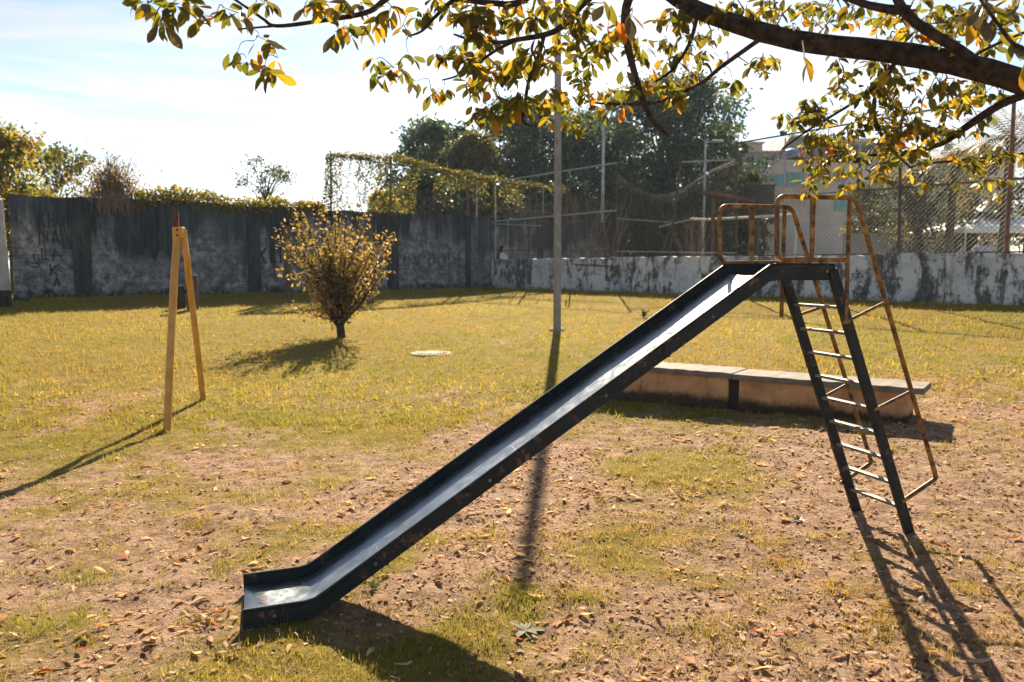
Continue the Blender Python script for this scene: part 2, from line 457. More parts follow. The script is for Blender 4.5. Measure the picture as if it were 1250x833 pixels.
def rounded(pts, r, n=5):
    """polyline with its inner corners turned into arcs"""
    pts = [Vector(p) for p in pts]; out = [pts[0]]
    for i in range(1, len(pts) - 1):
        a, b, c = pts[i - 1], pts[i], pts[i + 1]
        d1, d2 = (a - b).normalized(), (c - b).normalized()
        rr = min(r, (a - b).length * 0.45, (c - b).length * 0.45)
        p0, p1 = b + d1 * rr, b + d2 * rr
        for k in range(n + 1):
            s = k / n
            out.append(p0 * (1 - s) ** 2 + b * 2 * s * (1 - s) + p1 * s * s)
    out.append(pts[-1]); return out
def spline(pts, n=6):
    pts = [Vector(p) for p in pts]; out = []
    for i in range(len(pts) - 1):
        p0, p1, p2, p3 = pts[max(i - 1, 0)], pts[i], pts[i + 1], pts[min(i + 2, len(pts) - 1)]
        for k in range(n):
            s = k / n
            out.append(0.5 * ((2 * p1) + (p2 - p0) * s + (2 * p0 - 5 * p1 + 4 * p2 - p3) * s * s + (3 * p1 - p0 - 3 * p2 + p3) * s ** 3))
    out.append(pts[-1]); return out
def np_mesh(name, verts, faces, mat, cols=None, parent=None):
    """verts (n,3), faces (m,k) numpy; cols per vertex"""
    me = bpy.data.meshes.new(name)
    n, (m, k) = len(verts), faces.shape
    me.vertices.add(n); me.vertices.foreach_set('co', np.ascontiguousarray(verts, np.float32).ravel())
    me.loops.add(m * k); me.loops.foreach_set('vertex_index', np.ascontiguousarray(faces, np.int32).ravel())
    me.polygons.add(m); me.polygons.foreach_set('loop_start', np.arange(0, m * k, k, dtype=np.int32))
    me.polygons.foreach_set('loop_total', np.full(m, k, np.int32))
    me.update(calc_edges=True)
    if cols is not None:
        a = me.attributes.new('col', 'FLOAT_COLOR', 'POINT')
        c4 = np.ones((n, 4), np.float32); c4[:, :3] = cols
        a.data.foreach_set('color', c4.ravel())
    me.materials.append(M[mat])
    return link(name, me, parent)
def pick(pal, n):
    """n colours from a palette [(weight, colour)], each varied a little"""
    w = np.array([p[0] for p in pal], float); w /= w.sum()
    c = np.array([p[1] for p in pal])[RNG.choice(len(pal), n, p=w)]
    return c * RNG.uniform(0.75, 1.25, (n, 1))
def leaf_quads(name, pos, size, mat, pal, parent=None, droop=0.0, aspect=0.5, cols=None, upbias=0.0):
    """one leaf-shaped rhombus, folded along its midrib, at each position"""
    n = len(pos); size = np.broadcast_to(np.asarray(size, float), (n,))
    a = RNG.normal(size=(n, 3)); a[:, 2] -= droop; a /= np.linalg.norm(a, axis=1, keepdims=True)
    b = RNG.normal(size=(n, 3)); b[:, 2] *= (1 - upbias)
    b -= a * (a * b).sum(1, keepdims=True); b /= np.linalg.norm(b, axis=1, keepdims=True) + 1e-9
    nn = np.cross(a, b)
    L = size[:, None]
    v = np.empty((n, 4, 3))
    v[:, 0] = pos; v[:, 1] = pos + a * L * 0.5 + b * L * aspect * 0.5 + nn * L * 0.08
    v[:, 2] = pos + a * L; v[:, 3] = pos + a * L * 0.5 - b * L * aspect * 0.5 + nn * L * 0.08
    f = np.arange(n * 4).reshape(n, 4)
    tri = np.concatenate([f[:, [0, 1, 2]], f[:, [0, 2, 3]]])
    if cols is None: cols = pick(pal, n)
    o = np_mesh(name, v.reshape(-1, 3), tri, mat, np.repeat(cols, 4, axis=0), parent)
    o['kind'] = 'stuff'
    return o

# ================================================================== GROUND
GREEN = [(G(815, 585), 0.9), (G(760, 680), 0.55), (G(860, 672), 0.5), (G(400, 815), 0.75), (G(560, 810), 0.45), (G(70, 540), 0.5),
         (G(820, 570), 0.8), (G(660, 735), 0.35), (G(1050, 670), 0.25), (G(880, 400), 0.8), (G(470, 700), 0.3), (G(1000, 780), 0.3)]
BARE = [(G(165, 490), 1.0), (G(640, 600), 0.9), (G(1000, 640), 1.2), (G(300, 560), 0.8), (G(560, 720), 0.8), (G(1150, 600), 1.0), (G(700, 560), 0.9), (G(880, 770), 0.7), (G(230, 760), 0.45)]
def dirt_at(x, y):
    n = fbm(x, y, 0.55, 4, 2) - 0.5
    near = 0.55 * sstep(11.5, 5.5, y + n * 6.0 - 0.06 * np.clip(x, 0, 6)) + 0.45 * sstep(8.5, 5.5, y + n * 4.0 - 0.06 * np.clip(x, 0, 6))
    side = 0.52 + 0.30 * sstep(-1.4, 0.6, x)
    d = 0.06 + near * side + (fbm(x, y, 2.4, 5, 5) - 0.5) * 1.3
    wob = 0.35 + 1.1 * fbm(x, y, 2.3, 3, 13)
    for (p, s) in GREEN: d = d - 0.62 * wob * np.exp(-(((x - p.x) ** 2 + (y - p.y) ** 2) / (2 * (s * 0.60) ** 2)))
    for (p, s) in BARE: d = d + 0.40 * np.exp(-(((x - p.x) ** 2 + (y - p.y) ** 2) / (2 * (s * 0.5) ** 2)))
    return d
def bump_at(x, y):
    return (fbm(x, y, 0.7, 3, 8) - 0.5) * 0.05 + (fbm(x, y, 3.0, 3, 4) - 0.5) * 0.030 + (fbm(x, y, 9.0, 3, 6) - 0.5) * 0.030 * sstep(12, 7, y)
def surf(x, y):
    return gz(x, y) + bump_at(x, y) * sstep(-2.0, 0.5, y) * sstep(60, 20, y)
def axis(lo, hi, fine_lo, fine_hi, step, grow):
    a = list(np.arange(fine_lo, fine_hi, step)); s = step; p = a[-1]
    while p < hi: s *= grow; p += s; a.append(p)
    s = step; p = fine_lo
    while p > lo: s *= grow; p -= s; a.insert(0, p)
    return np.array(a)
gx = axis(-240, 240, -3.6, 4.4, 0.022, 1.07); gy = axis(-140, 330, 1.9, 7.2, 0.022, 1.05)
XX, YY = np.meshgrid(gx, gy)
ZZ = surf(XX, YY)
V = np.stack([XX, YY, ZZ], -1).reshape(-1, 3)
nx, ny = len(gx), len(gy)
ii = np.arange((ny - 1) * nx).reshape(ny - 1, nx)[:, :-1].ravel()
F = np.stack([ii, ii + 1, ii + 1 + nx, ii + nx], -1)
ground = np_mesh('ground', V, F, 'ground')
da = ground.data.attributes.new('dirt', 'FLOAT', 'POINT')
da.data.foreach_set('value', np.ascontiguousarray(dirt_at(XX, YY), np.float32).ravel())
ground.data.shade_smooth()
tag(ground, kind='structure')

# grass: bunches of blades, thinner where the soil is bare
def blades(name, n, ylo, yhi, power, lo, hi, pal, label, thin, wid, l0=0.1, l1=1.1, around=None, greens=0.68):
    u = RNG.random(n)
    y = (ylo ** power + u * (yhi ** power - ylo ** power)) ** (1 / power)
    x = (RNG.random(n) * 2 - 1) * (0.72 * y + 1.2)
    if around is not None:
        a_ = np.array([(p.x, p.y, r_) for p, r_ in around])[RNG.integers(0, len(around), n)]
        x = a_[:, 0] + RNG.normal(0, 1, n) * a_[:, 2]; y = a_[:, 1] + RNG.normal(0, 1, n) * a_[:, 2]
    d = dirt_at(x, y)
    cl = fbm(x, y, 7.0, 3, 9)
    keep = RNG.random(n) < np.clip(1.12 - d * thin + (cl - 0.5) * 2.4, 0.012, 1)
    dl = (LW0[0] - x) * LWN[0] + (LW0[1] - y) * LWN[1]; dt = (TW0[0] - x) * TWN[0] + (TW0[1] - y) * TWN[1]
    keep &= (dl > 0.03) & (dt > 0.09)
    x, y, d, cl = x[keep], y[keep], d[keep], cl[keep]
    dl, dt = dl[keep], dt[keep]
    n = len(x)
    z = surf(x, y) - 0.004
    L = RNG.uniform(lo, hi, n) * (0.6 + 0.8 * cl) * (1 + 2.0 * np.exp(-np.minimum(dl, dt) / 0.30) * fbm(x, y, 1.5, 3, 77) * 1.6)
    az = RNG.uniform(0, 2 * math.pi, n); lean = RNG.uniform(l0, l1, n)
    dirv = np.stack([np.cos(az) * np.sin(lean), np.sin(az) * np.sin(lean), np.cos(lean)], -1)
    az2 = RNG.uniform(0, 2 * math.pi, n)
    sv = np.stack([np.cos(az2), np.sin(az2), np.zeros(n)], -1) * (L * wid * RNG.uniform(0.6, 1.3, n))[:, None]
    b = np.stack([x, y, z], -1)
    v = np.stack([b - sv, b + sv, b + dirv * L[:, None]], 1).reshape(-1, 3)
    c = pick(pal, n)
    gr = sstep(0.40, 0.62, fbm(x, y, 0.5, 3, 21) + (cl - 0.5) * 0.4)[:, None]
    c = c * (1 - greens * gr) + np.array((0.175, 0.185, 0.018)) * gr * greens * RNG.uniform(0.7, 1.3, (n, 1))
    br_ = sstep(0.47, 0.66, fbm(x, y, 0.42, 4, 71))[:, None] * (0.50 if greens > 0.3 else 0)
    c = c * (1 - br_) + np.array((0.36, 0.205, 0.062)) * br_ * RNG.uniform(0.6, 1.4, (n, 1))
    o = np_mesh(name, v, np.arange(n * 3).reshape(n, 3), 'grass', np.repeat(c, 3, axis=0))
    tag(o, label, 'grass', kind='stuff')
STRAW = [(3.4, (0.43, 0.305, 0.055)), (3, (0.31, 0.245, 0.028)), (2.3, (0.205, 0.19, 0.016)), (1.2, (0.55, 0.38, 0.12))]
GREENB = [(3.2, (0.38, 0.275, 0.08)), (2.4, (0.24, 0.205, 0.035)), (1.3, (0.13, 0.155, 0.025)), (2.4, (0.50, 0.38, 0.17))]
blades('grass', 360000, 1.8, 8.5, 1.3, 0.014, 0.046, GREENB, 'thin dry turf and tufts on the soil around the slide', 1.45, 0.05)
blades('grass', 330000, 7.5, 34.0, 1.2, 0.03, 0.075, STRAW, 'yellow green mown grass of the open field up to the walls', 1.0, 0.10)

THATCH = [(3, (0.42, 0.27, 0.12)), (2.5, (0.54, 0.37, 0.19)), (2.5, (0.20, 0.125, 0.055)), (1.2, (0.30, 0.22, 0.05)), (1, (0.11, 0.07, 0.04))]
blades('dry_thatch', 190000, 1.8, 11.0, 1.25, 0.018, 0.06, THATCH, 'flattened dead straw and thatch over soil and turf', 0.55, 0.05, 1.1, 1.55, None, 0.12)
TUFT = [(G(203, 527), .05), (G(249, 489), .05), (G(680, 404), .10), (G(640, 735), .16), (G(690, 725), .10), (G(620, 730), .10), (G(860, 760), .10), (G(1000, 770), .14), (G(940, 740), .12), (G(1130, 672), .09), (G(720, 730), .08), (G(470, 700), .07),
        (G(530, 660), .07), (G(600, 655), .09), (G(760, 690), .16), (G(850, 655), .14), (G(800, 640), .10), (G(400, 790), .18), (G(480, 800), .2), (G(330, 800), .15), (G(850, 590), .15), (G(1190, 720), .07), (G(960, 690), .06), (G(1080, 760), .08),
        (G(1210, 690), .10), (G(1180, 640), .12), (G(930, 660), .10), (G(1020, 720), .08), (G(900, 800), .12), (G(780, 790), .10), (G(1100, 800), .12), (G(1220, 790), .10), (G(680, 660), .10), (G(1180, 560), .22), (G(1200, 520), .25), (G(900, 540), .15), (G(770, 500), .10), (G(850, 510), .10), (G(950, 520), .12), (G(80, 540), .16), (G(60, 760), .12), (G(120, 700), .10), (G(240, 640), .12), (G(350, 620), .1), (G(530, 560), .12), (G(700, 790), .09), (G(560, 790), .12)]
blades('grass', 20000, 1.8, 8.0, 1.2, 0.02, 0.058, [(3, (0.22, 0.19, 0.03)), (3, (0.36, 0.27, 0.06)), (1.2, (0.12, 0.14, 0.025)), (2, (0.48, 0.36, 0.14))], 'taller tufts of grass left standing at posts and on the soil', 0.2, 0.035, 0.05, 0.9, TUFT)

# ================================================================== LOW WALL with flaking paint
def wall_strip(mb, o, d, n, s0, s1, z0, z1, t0, t1, step=0.5, jit=0.0):
    """upright slab along a line: s along, offsets t0..t1 across (towards n)"""
    k = max(1, int((s1 - s0) / step)); pr = None
    for i in range(k + 1):
        s = s0 + (s1 - s0) * i / k
        j = random.uniform(-jit, jit)
        p = o + d * s
        q = [Vector((p[0] + n[0] * t, p[1] + n[1] * t, z)) for t, z in ((t0, z0), (t1, z0), (t1, z1 + j), (t0, z1 + j))]
        b = len(mb.v); mb.v += [tuple(w) for w in q]
        if pr is not None:
            for a in range(4):
                a2 = (a + 1) % 4
                mb.f.append((pr + a, pr + a2, b + a2, b + a))
        else: mb.f.append((b + 3, b + 2, b + 1, b))
        pr = b
    mb.f.append((pr, pr + 1, pr + 2, pr + 3))
def ls(px): # distance along the low wall line of an image column at wall-top height
    p = LP(px, 314); return (np.array((p.x, p.y)) - LW0) @ LWD
LWT = 1.86
root = empty('low_wall', (LW0[0], LW0[1], 0.86), 'low wall with flaking pale blue paint along the back of the field', 'wall')
edges = [ls(600), ls(745), ls(905), ls(1062), ls(1225), ls(1300) + 6]
for i in range(5):
    mb = MB(); wall_strip(mb, LW0, LWD, LWN, edges[i] + (0.006 if i else 0), edges[i + 1] - 0.006, 0.60, LWT + (0.0, 0.012, -0.01, 0.02, 0.0)[i], 0.0, 0.2, 0.16, 0.016)
    mb.build('wall_panel', 'flaking_paint', root, bevel=0)
mb = MB()                                              # end pier and the short return wall into the court
wall_strip(mb, LW0 - LWD * 0.14, LWN, LWD, 0.04, 2.4, 0.60, LWT - 0.006, 0, 0.135, 0.5, 0.006)
mb.build('return_wall', 'flaking_paint', root)

# ================================================================== TALL MOULDY WALL
TWT = (TP(20, 237).z + TP(600, 266).z) / 2
def ts(px, py=320):
    p = TP(px, py); return (np.array((p.x, p.y)) - TW0) @ TWD
root = empty('tall_wall', (TW0[0], TW0[1], 0.86), 'tall black-stained concrete wall with graffiti across the left of the field', 'wall')
cuts = [ts(17), ts(101), ts(311), ts(480), ts(572), ts(660), ts(745)]
for i in range(6):
    mb = MB(); wall_strip(mb, TW0, TWD, TWN, cuts[i], cuts[i + 1] - 0.008, 0.60, TWT + random.uniform(-0.02, 0.02), 0.05, 0.22, 0.22, 0.022)
    mb.build('wall_panel', 'mouldy_wall', root)
for i, c in enumerate(cuts[1:6]):
    mb = MB(); w = (0.20, 0.18, 0.20, 0.10, 0.14)[i]
    wall_strip(mb, TW0, TWD, TWN, c - w, c + w, 0.60, TWT - 0.03, -0.005, 0.245, 0.4, 0.0)
    mb.build('pilaster', 'pilaster_mould', root, bevel=0.012)
def strokes(mb, lines, off, wd):
    """brush strokes as thin raised strips on the wall face"""
    for ln in lines:
        pts = spline([TP(x, y, off) for x, y in ln], 4) if len(ln) > 2 else [TP(x, y, off) for x, y in ln]
        for a, b in zip(pts[:-1], pts[1:]):
            d = (b - a)
            if d.length < 1e-4: continue
            mb.beam(a - d.normalized() * wd * 0.4, b + d.normalized() * wd * 0.4, 0.004, wd, up=Vector((TWN[0], TWN[1], 0)).cross(d.normalized()))
def cc(lines, ox, oy, sc): return [[(ox + x / sc, oy + y / sc) for x, y in l] for l in lines]
mb = MB()
strokes(mb, cc([[(250, 150), (252, 245)], [(287, 148), (252, 200), (294, 247)],
    [(312, 160), (312, 245)], [(335, 160), (338, 240)], [(312, 205), (338, 200)],
    [(372, 192), (395, 172), (415, 190)], [(397, 172), (397, 235)],
    [(462, 185), (465, 240)], [(465, 185), (480, 205), (478, 235), (465, 240)],
    [(250, 265), (252, 355)], [(250, 265), (300, 325)], [(302, 270), (305, 345)],
    [(335, 355), (348, 265)], [(348, 265), (380, 360)], [(340, 325), (370, 325)],
    [(265, 385), (272, 458)], [(287, 392), (289, 452), (303, 448)],
    [(335, 460), (350, 390)], [(350, 390), (402, 460)], [(335, 430), (390, 425)],
    [(320, 485), (325, 555)], [(375, 485), (330, 520), (370, 552)],
    [(345, 622), (360, 565)], [(360, 565), (378, 625)],
    [(205, 475), (245, 478), (240, 500), (208, 500)], [(212, 420), (222, 460)],
    [(415, 365), (425, 382)], [(440, 370), (450, 386)]], 0, 230, 5.205), 0.046, 0.030)
mb.build('graffiti', 'spray_paint', root)
mb = MB()
strokes(mb, cc([[(510, 300), (515, 360)], [(503, 450), (512, 400)], [(512, 400), (530, 450)],
    [(506, 470), (528, 472), (508, 500), (530, 512)], [(506, 575), (515, 532)], [(515, 532), (532, 575)]], 0, 230, 5.205), -0.009, 0.030)
mb.build('graffiti', 'spray_paint', root)
mb = MB()
strokes(mb, cc([[(138, 295), (104, 340)], [(104, 340), (132, 390)], [(170, 300), (171, 388), (202, 384)], [(234, 290), (236, 395)], [(212, 298), (256, 294)],
    ], 300, 250, 5.55), 0.046, 0.05)
mb.build('graffiti', 'spray_paint', root)
mb = MB()
fl = []
for k in range(13):
    x0 = 487 + k * 6.1
    fl.append([(x0, 309 + (k % 3)), (x0 + random.uniform(-1, 1), 326 - (k % 2) * 3)])
    if k % 2: fl.append([(x0, 310 + k % 4), (x0 + 3.5, 318 + k % 5)])
    if k % 3 == 0: fl.append([(x0, 325), (x0 + 4, 324)])
strokes(mb, fl, 0.046, 0.035)
mb.build('graffiti', 'house_dark', root)

# pale leaning slab at the very left, with its footing
root = empty('leaning_slab', G(6, 378), 'pale plastered wall end leaning at the far left edge', 'wall')
p0, p1 = G(16, 372), G(-140, 392)
d = (p1 - p0); d.z = 0; d.normalize(); nn = Vector((-d.y, d.x, 0))
if nn.y < 0: nn = -nn
tl = AT(7, 244, p0.y + 0.1)
mb = MB(); L = (p1 - p0).length
mb.hexa([p0 - Vector((0, 0, .3)), p0 + d * L - Vector((0, 0, .3)), p0 + d * L + nn * .28 - Vector((0, 0, .3)), p0 + nn * .28 - Vector((0, 0, .3)),
         Vector((tl.x, p0.y, tl.z)), Vector((tl.x, p0.y, tl.z)) + d * L, Vector((tl.x, p0.y, tl.z)) + d * L + nn * .22, Vector((tl.x, p0.y, tl.z)) + nn * .22])
mb.build('slab', 'pale_plaster', root, bevel=0.015)
mb = MB(); q = G(8, 374); mb.box(q + Vector((0, -.12, .12)), Vector((.14, 0, 0)), Vector((0, .12, 0)), Vector((0, 0, .22))); mb.build('footing', 'ledge_dark', root, bevel=0.03)
mb = MB(); q = G(26, 368); mb.tube([q - Vector((0, 0, .1)), q + Vector((0, 0, .16)), q + Vector((.01, 0, .24))], [.17, .15, .09], 9)
tag(mb.build('broken_footing', 'mouldy_wall', None), 'squat broken concrete footing in the corner beside the leaning slab', 'rubble')

# ================================================================== BENCH LEDGE
A, B = G(738, 488), G(1106, 520)
d = Vector((B.x - A.x, B.y - A.y, 0)); L = d.length; d.normalize(); n = Vector((-d.y, d.x, 0))
if n.y < 0: n = -n
zb = min(A.z, B.z) - 0.1
CP = 0.40                                              # cap top above the foot
root = empty('bench_ledge', (A.x, A.y, (A.z + B.z) / 2), 'low plastered ledge bench with dark concrete cap behind the slide', 'bench')
o2 = np.array((A.x, A.y)); d2 = np.array((d.x, d.y)); n2 = np.array((n.x, n.y))
zt = (A.z + B.z) / 2 + 0.37
mid = L * 0.475
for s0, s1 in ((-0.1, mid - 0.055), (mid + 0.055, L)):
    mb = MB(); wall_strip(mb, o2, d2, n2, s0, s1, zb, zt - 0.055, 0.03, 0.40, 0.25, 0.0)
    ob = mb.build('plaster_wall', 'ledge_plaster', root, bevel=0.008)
    me = ob.data                                       # object origin at the foot so that the darker foot band follows it
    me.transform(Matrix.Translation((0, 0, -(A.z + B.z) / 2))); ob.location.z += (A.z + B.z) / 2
mb = MB(); wall_strip(mb, o2, d2, n2, mid - 0.06, mid + 0.06, zb, zt - 0.058, 0.065, 0.38, 0.2); mb.build('joint', 'ledge_dark', root)
for s0, s1, dz in ((-0.16, mid - 0.004, 0.0), (mid + 0.004, L + 0.13, -0.006)):
    mb = MB(); wall_strip(mb, o2, d2, n2, s0, s1, zt - 0.055 + dz, zt + dz, -0.03, 0.46, 0.07, 0.0035); mb.build('cap_slab', 'ledge_cap', root, bevel=0.006)

# ================================================================== SLIDE
SX, SY, TH, SW = 1.744, 4.342, 0.317, 0.415
SU = Vector((-math.cos(TH), -math.sin(TH), 0)); SWV = Vector((-math.sin(TH), math.cos(TH), 0))
def S(s, w, z): return Vector((SX, SY, 0)) + SU * s + SWV * (w * SW) + Vector((0, 0, z))
slide = empty('playground_slide', S(1.0, 0.5, 0.0), 'old dark metal playground slide with ladder and rusty rails on bare soil', 'slide')
prof = [(0.0, 1.61), (0.392, 1.61), (2.781, 0.100), (3.084, 0.092)]      # upper edge of the side plates
def plate(w, name):
    mb = MB(); t = 0.010
    sgn = -1 if w == 0 else 1
    pts = [prof[0], (0.375, 1.61), (0.41, 1.604), (0.44, 1.585)] + [(2.735, 0.128), (2.775, 0.106), (2.82, 0.0985)] + [prof[3]]
    h = 0.082
    rows = []
    for s, z in pts:
        rows.append([S(s, w, z) , S(s, w, z) + SWV * sgn * t, S(s, w, z - h) + SWV * sgn * t, S(s, w, z - h)])
    b = len(mb.v)
    for r in rows: mb.v += [tuple(p) for p in r]
    for i in range(len(rows) - 1):
        for k in range(4):
            k2 = (k + 1) % 4; mb.f.append((b + i * 4 + k, b + i * 4 + k2, b + (i + 1) * 4 + k2, b + (i + 1) * 4 + k))
    mb.f.append((b, b + 1, b + 2, b + 3)); e = b + (len(rows) - 1) * 4; mb.f.append((e + 3, e + 2, e + 1, e))
    p = mb.build(name, 'slide_paint', slide, smooth=True)
    # folded lip along the upper edge
    mb = MB(); mb.tube([S(s, w, z + 0.001) + SWV * sgn * 0.006 for s, z in pts], 0.0095, 6)
    mb.build('edge_lip', 'slide_paint', p, smooth=True)
    return p
plate(0, 'side_plate'); plate(1, 'side_plate')
mb = MB()                                              # sheet floor, slightly dished and wavy
fl = [(0.395, 1.556)] + [(0.44 + 2.29 * i / 24, 1.531 - 1.454 * i / 24) for i in range(25)] + [(2.775, 0.055), (2.85, 0.045), (2.97, 0.043), (3.080, 0.041)]
nw = 7
for s, z in fl:
    for k in range(nw):
        w = 0.002 + 0.996 * k / (nw - 1)
        dish = 0.006 * ((2 * w - 1) ** 2 - 1) + 0.0025 * math.sin(s * 9 + w * 4)
        mb.v.append(tuple(S(s, w, z + dish)))
for i in range(len(fl) - 1):
    for k in range(nw - 1): mb.f.append((i * nw + k, i * nw + k + 1, (i + 1) * nw + k + 1, (i + 1) * nw + k))
o = mb.build('chute_floor', 'slide_metal', slide, smooth=True)
sol = o.modifiers.new('thickness', 'SOLIDIFY'); sol.thickness = 0.004; sol.offset = 0
mb = MB(); mb.box(S(0.195, 0.5, 1.548), SU * 0.192, SWV * (SW * 0.5 - 0.001), Vector((0, 0, 0.004))); mb.build('platform', 'slide_metal', slide)
for s in (1.0, 1.75, 2.45):                            # cross bars under the sheet
    z = 1.531 - 1.454 * (s - 0.44) / 2.29 - 0.02
    mb = MB(); mb.beam(S(s, 0.01, z - .004), S(s, 0.99, z - .004), 0.03, 0.02); mb.build('cross_bar', 'slide_paint', slide)
mb = MB(); mb.beam(S(0.0, -0.02, 1.569), S(0.0, 1.02, 1.569), 0.02, 0.075); mb.build('end_plate', 'slide_paint', slide)
def stile(w, foot):
    mb = MB(); sg = -1 if w == 0 else 1
    off = SWV * sg * 0.004
    a = S(0.012, w, 1.585) + off; b = S(foot[0], w, foot[1]) + off
    mb.beam(a, b, 0.030, 0.058, up=SU.cross(Vector((0, 0, 1))).cross(b - a))
    mb.build('stile', 'slide_paint', slide, bevel=0.004)
stile(0, (-0.640, -0.035)); stile(1, (-0.610, 0.04))
rz = [1.377, 1.232, 1.089, 0.944, 0.803, 0.657, 0.508, 0.357, 0.211]
for z in rz:
    s = 0.006 - (1.585 - z) * 0.4025
    mb = MB(); mb.beam(S(s, 0.0, z), S(s, 1.0, z), 0.042, 0.017); mb.build('rung', 'rung_metal', slide, bevel=0.003)
def handrail(w, P):
    sg = -1 if w == 0 else 1
    o = SWV * sg * 0.016
    q = lambda a: S(a[0], w, a[1]) + o
    mb = MB()
    hm = (Vector(q(P['tr'])) + Vector(q(P['low']))) / 2
    path = rounded([q(P['br']), q(P['bl']), q(P['tl']), q(P['tr']), hm], 0.055) + rounded([hm, q(P['low']), q(P['att'])], 0.028)[1:]
    mb.tube(path, 0.0135, 10)
    rail = mb.build('handrail', 'pipe_rust', slide, smooth=True)
    for a, b in P['bars']:
        mb = MB(); mb.tube([q(a), q(b)], 0.0125, 8); mb.build('upright', 'pipe_rust', rail, smooth=True)
    for a, b in P['braces']:
        mb = MB(); mb.tube([q(a), q(b)], 0.0095, 8); mb.build('brace', 'pipe_rust', rail, smooth=True)
handrail(0, dict(br=(-0.075, 1.638), bl=(0.375, 1.636), tl=(0.385, 1.968), tr=(-0.118, 1.972), low=(-0.775, 0.368), att=(-0.525, 0.249),
     bars=[((0.155, 1.968), (0.155, 1.637)), ((-0.078, 1.968), (-0.084, 1.29))],
     braces=[((-0.07, 1.295), (-0.350, 1.405)), ((-0.300, 0.799), (-0.560, 0.894))]))
handrail(1, dict(br=(-0.075, 1.628), bl=(0.430, 1.622), tl=(0.442, 1.948), tr=(-0.050, 1.954), low=(-0.715, 0.360), att=(-0.480, 0.245),
     bars=[((0.220, 1.944), (0.220, 1.624)), ((0.0, 1.944), (0.0, 1.30))],
     braces=[((-0.07, 1.297), (-0.300, 1.360)), ((-0.285, 0.785), (-0.500, 0.873))]))
for w, sg in ((0, -1), (1, 1)):
    for s_, z in ((0.05, 1.575), (0.34, 1.575), (0.75, 1.345), (1.35, 0.965), (1.95, 0.585), (2.5, 0.24), (2.95, 0.055), (-0.02, 1.50)):
        p = S(s_, w, z) + SWV * sg * 0.010; mb = MB(); mb.tube([p, p + SWV * sg * .006, p + SWV * sg * .008], [.009, .009, .005], 6); mb.build('bolt', 'rung_metal', slide)
    for s_ in (1.02, 2.05):
        z = 1.61 - (s_ - .392) * .632; mb = MB(); mb.beam(S(s_, w, z - .008) + SWV * sg * .0115, S(s_ + .004, w, z - .080) + SWV * sg * .0115, .004, .012, up=SU); mb.build('weld_seam', 'slide_paint', slide)

# ================================================================== YELLOW FRAME, POSTS, POLE, COVER
f1, f2 = G(203, 527), G(249, 489)
top = AT(216, 278, (f1.y + f2.y) / 2 - 0.15)
af = empty('swing_post', (f1.x, f1.y, f1.z), 'yellow two-legged swing post leaning together with a rusty stub on top', 'swing post')
mb = MB(); mb.tube(spline([f1 - Vector((0, 0, .12)), f1.lerp(top, .35), f1.lerp(top, .78), top + Vector((-.004, -.02, -.2)), top + Vector((0, -.02, .0))], 5), 0.038, 12); mb.build('leg', 'yellow_paint', af, smooth=True)
t2 = top + Vector((.045, .05, -.1))
mb = MB(); mb.tube(spline([f2 - Vector((0, 0, .12)), f2.lerp(t2, .4), f2.lerp(t2, .78), t2 + Vector((.022, .01, -.22)), t2, t2 + Vector((0, 0, .085))], 5), 0.033, 12); mb.build('leg', 'yellow_paint', af, smooth=True)
mb = MB(); mb.box(top + Vector((.022, .0, -.05)), (.045, 0, 0), (0, .045, 0), (0, 0, .055)); mb.build('bracket', 'yellow_paint', af, bevel=0.006)
for dz in (-.08, -.025):
    mb = MB(); p_ = top + Vector((.022, -.045, dz)); mb.tube([p_, p_ - Vector((0, .012, 0)), p_ - Vector((0, .016, 0))], [.012, .012, .007], 6); mb.build('bolt', 'rust_dark', af)
mb = MB(); mb.tube([top + Vector((0, -.015, -.02)), top + Vector((.002, -.015, .16))], [.028, .026], 10); mb.build('stub', 'rust_dark', af, smooth=True)

q = G(236, 379); h = (AT(236, 336, q.y).z - q.z)
mb = MB(); mb.tube([q + Vector((-.01, 0, -.1)), q + Vector((0, 0, h * .5)), q + Vector((0, 0, h))], [.125, .12, .115], 9)
tag(mb.build('wooden_post', 'weathered_wood', None, bevel=0.01), 'thick weathered wooden post, the taller of two behind the yellow frame', 'post')
q = G(221, 377); h = (AT(221, 349, q.y).z - q.z)
mb = MB(); mb.tube([q + Vector((0, 0, -.1)), q + Vector((.01, 0, h * .5)), q + Vector((.02, 0, h))], [.10, .095, .075], 8)
tag(mb.build('wooden_post', 'bark', None, bevel=0.01), 'short dark stump of a post, partly hidden by the yellow frame', 'post')

q = G(352, 366); Yq = q.y
gp = empty('old_goal', q, 'brown wooden goal posts with a thin pale crossbar behind the bushy shrub', 'goal')
for px in (352, 452):
    b = AT(px, 366, Yq); b.z = gzf(b.x, Yq); tp = AT(px, 276, Yq)
    mb = MB(); mb.tube([Vector((b.x, Yq, b.z - .1)), Vector((b.x, Yq, tp.z))], [.10, .095], 8); mb.build('post', 'weathered_wood', gp)
mb = MB(); mb.tube([AT(355, 282.5, Yq), AT(450, 283.5, Yq)], .018, 6); mb.build('crossbar', 'galvanised', gp)

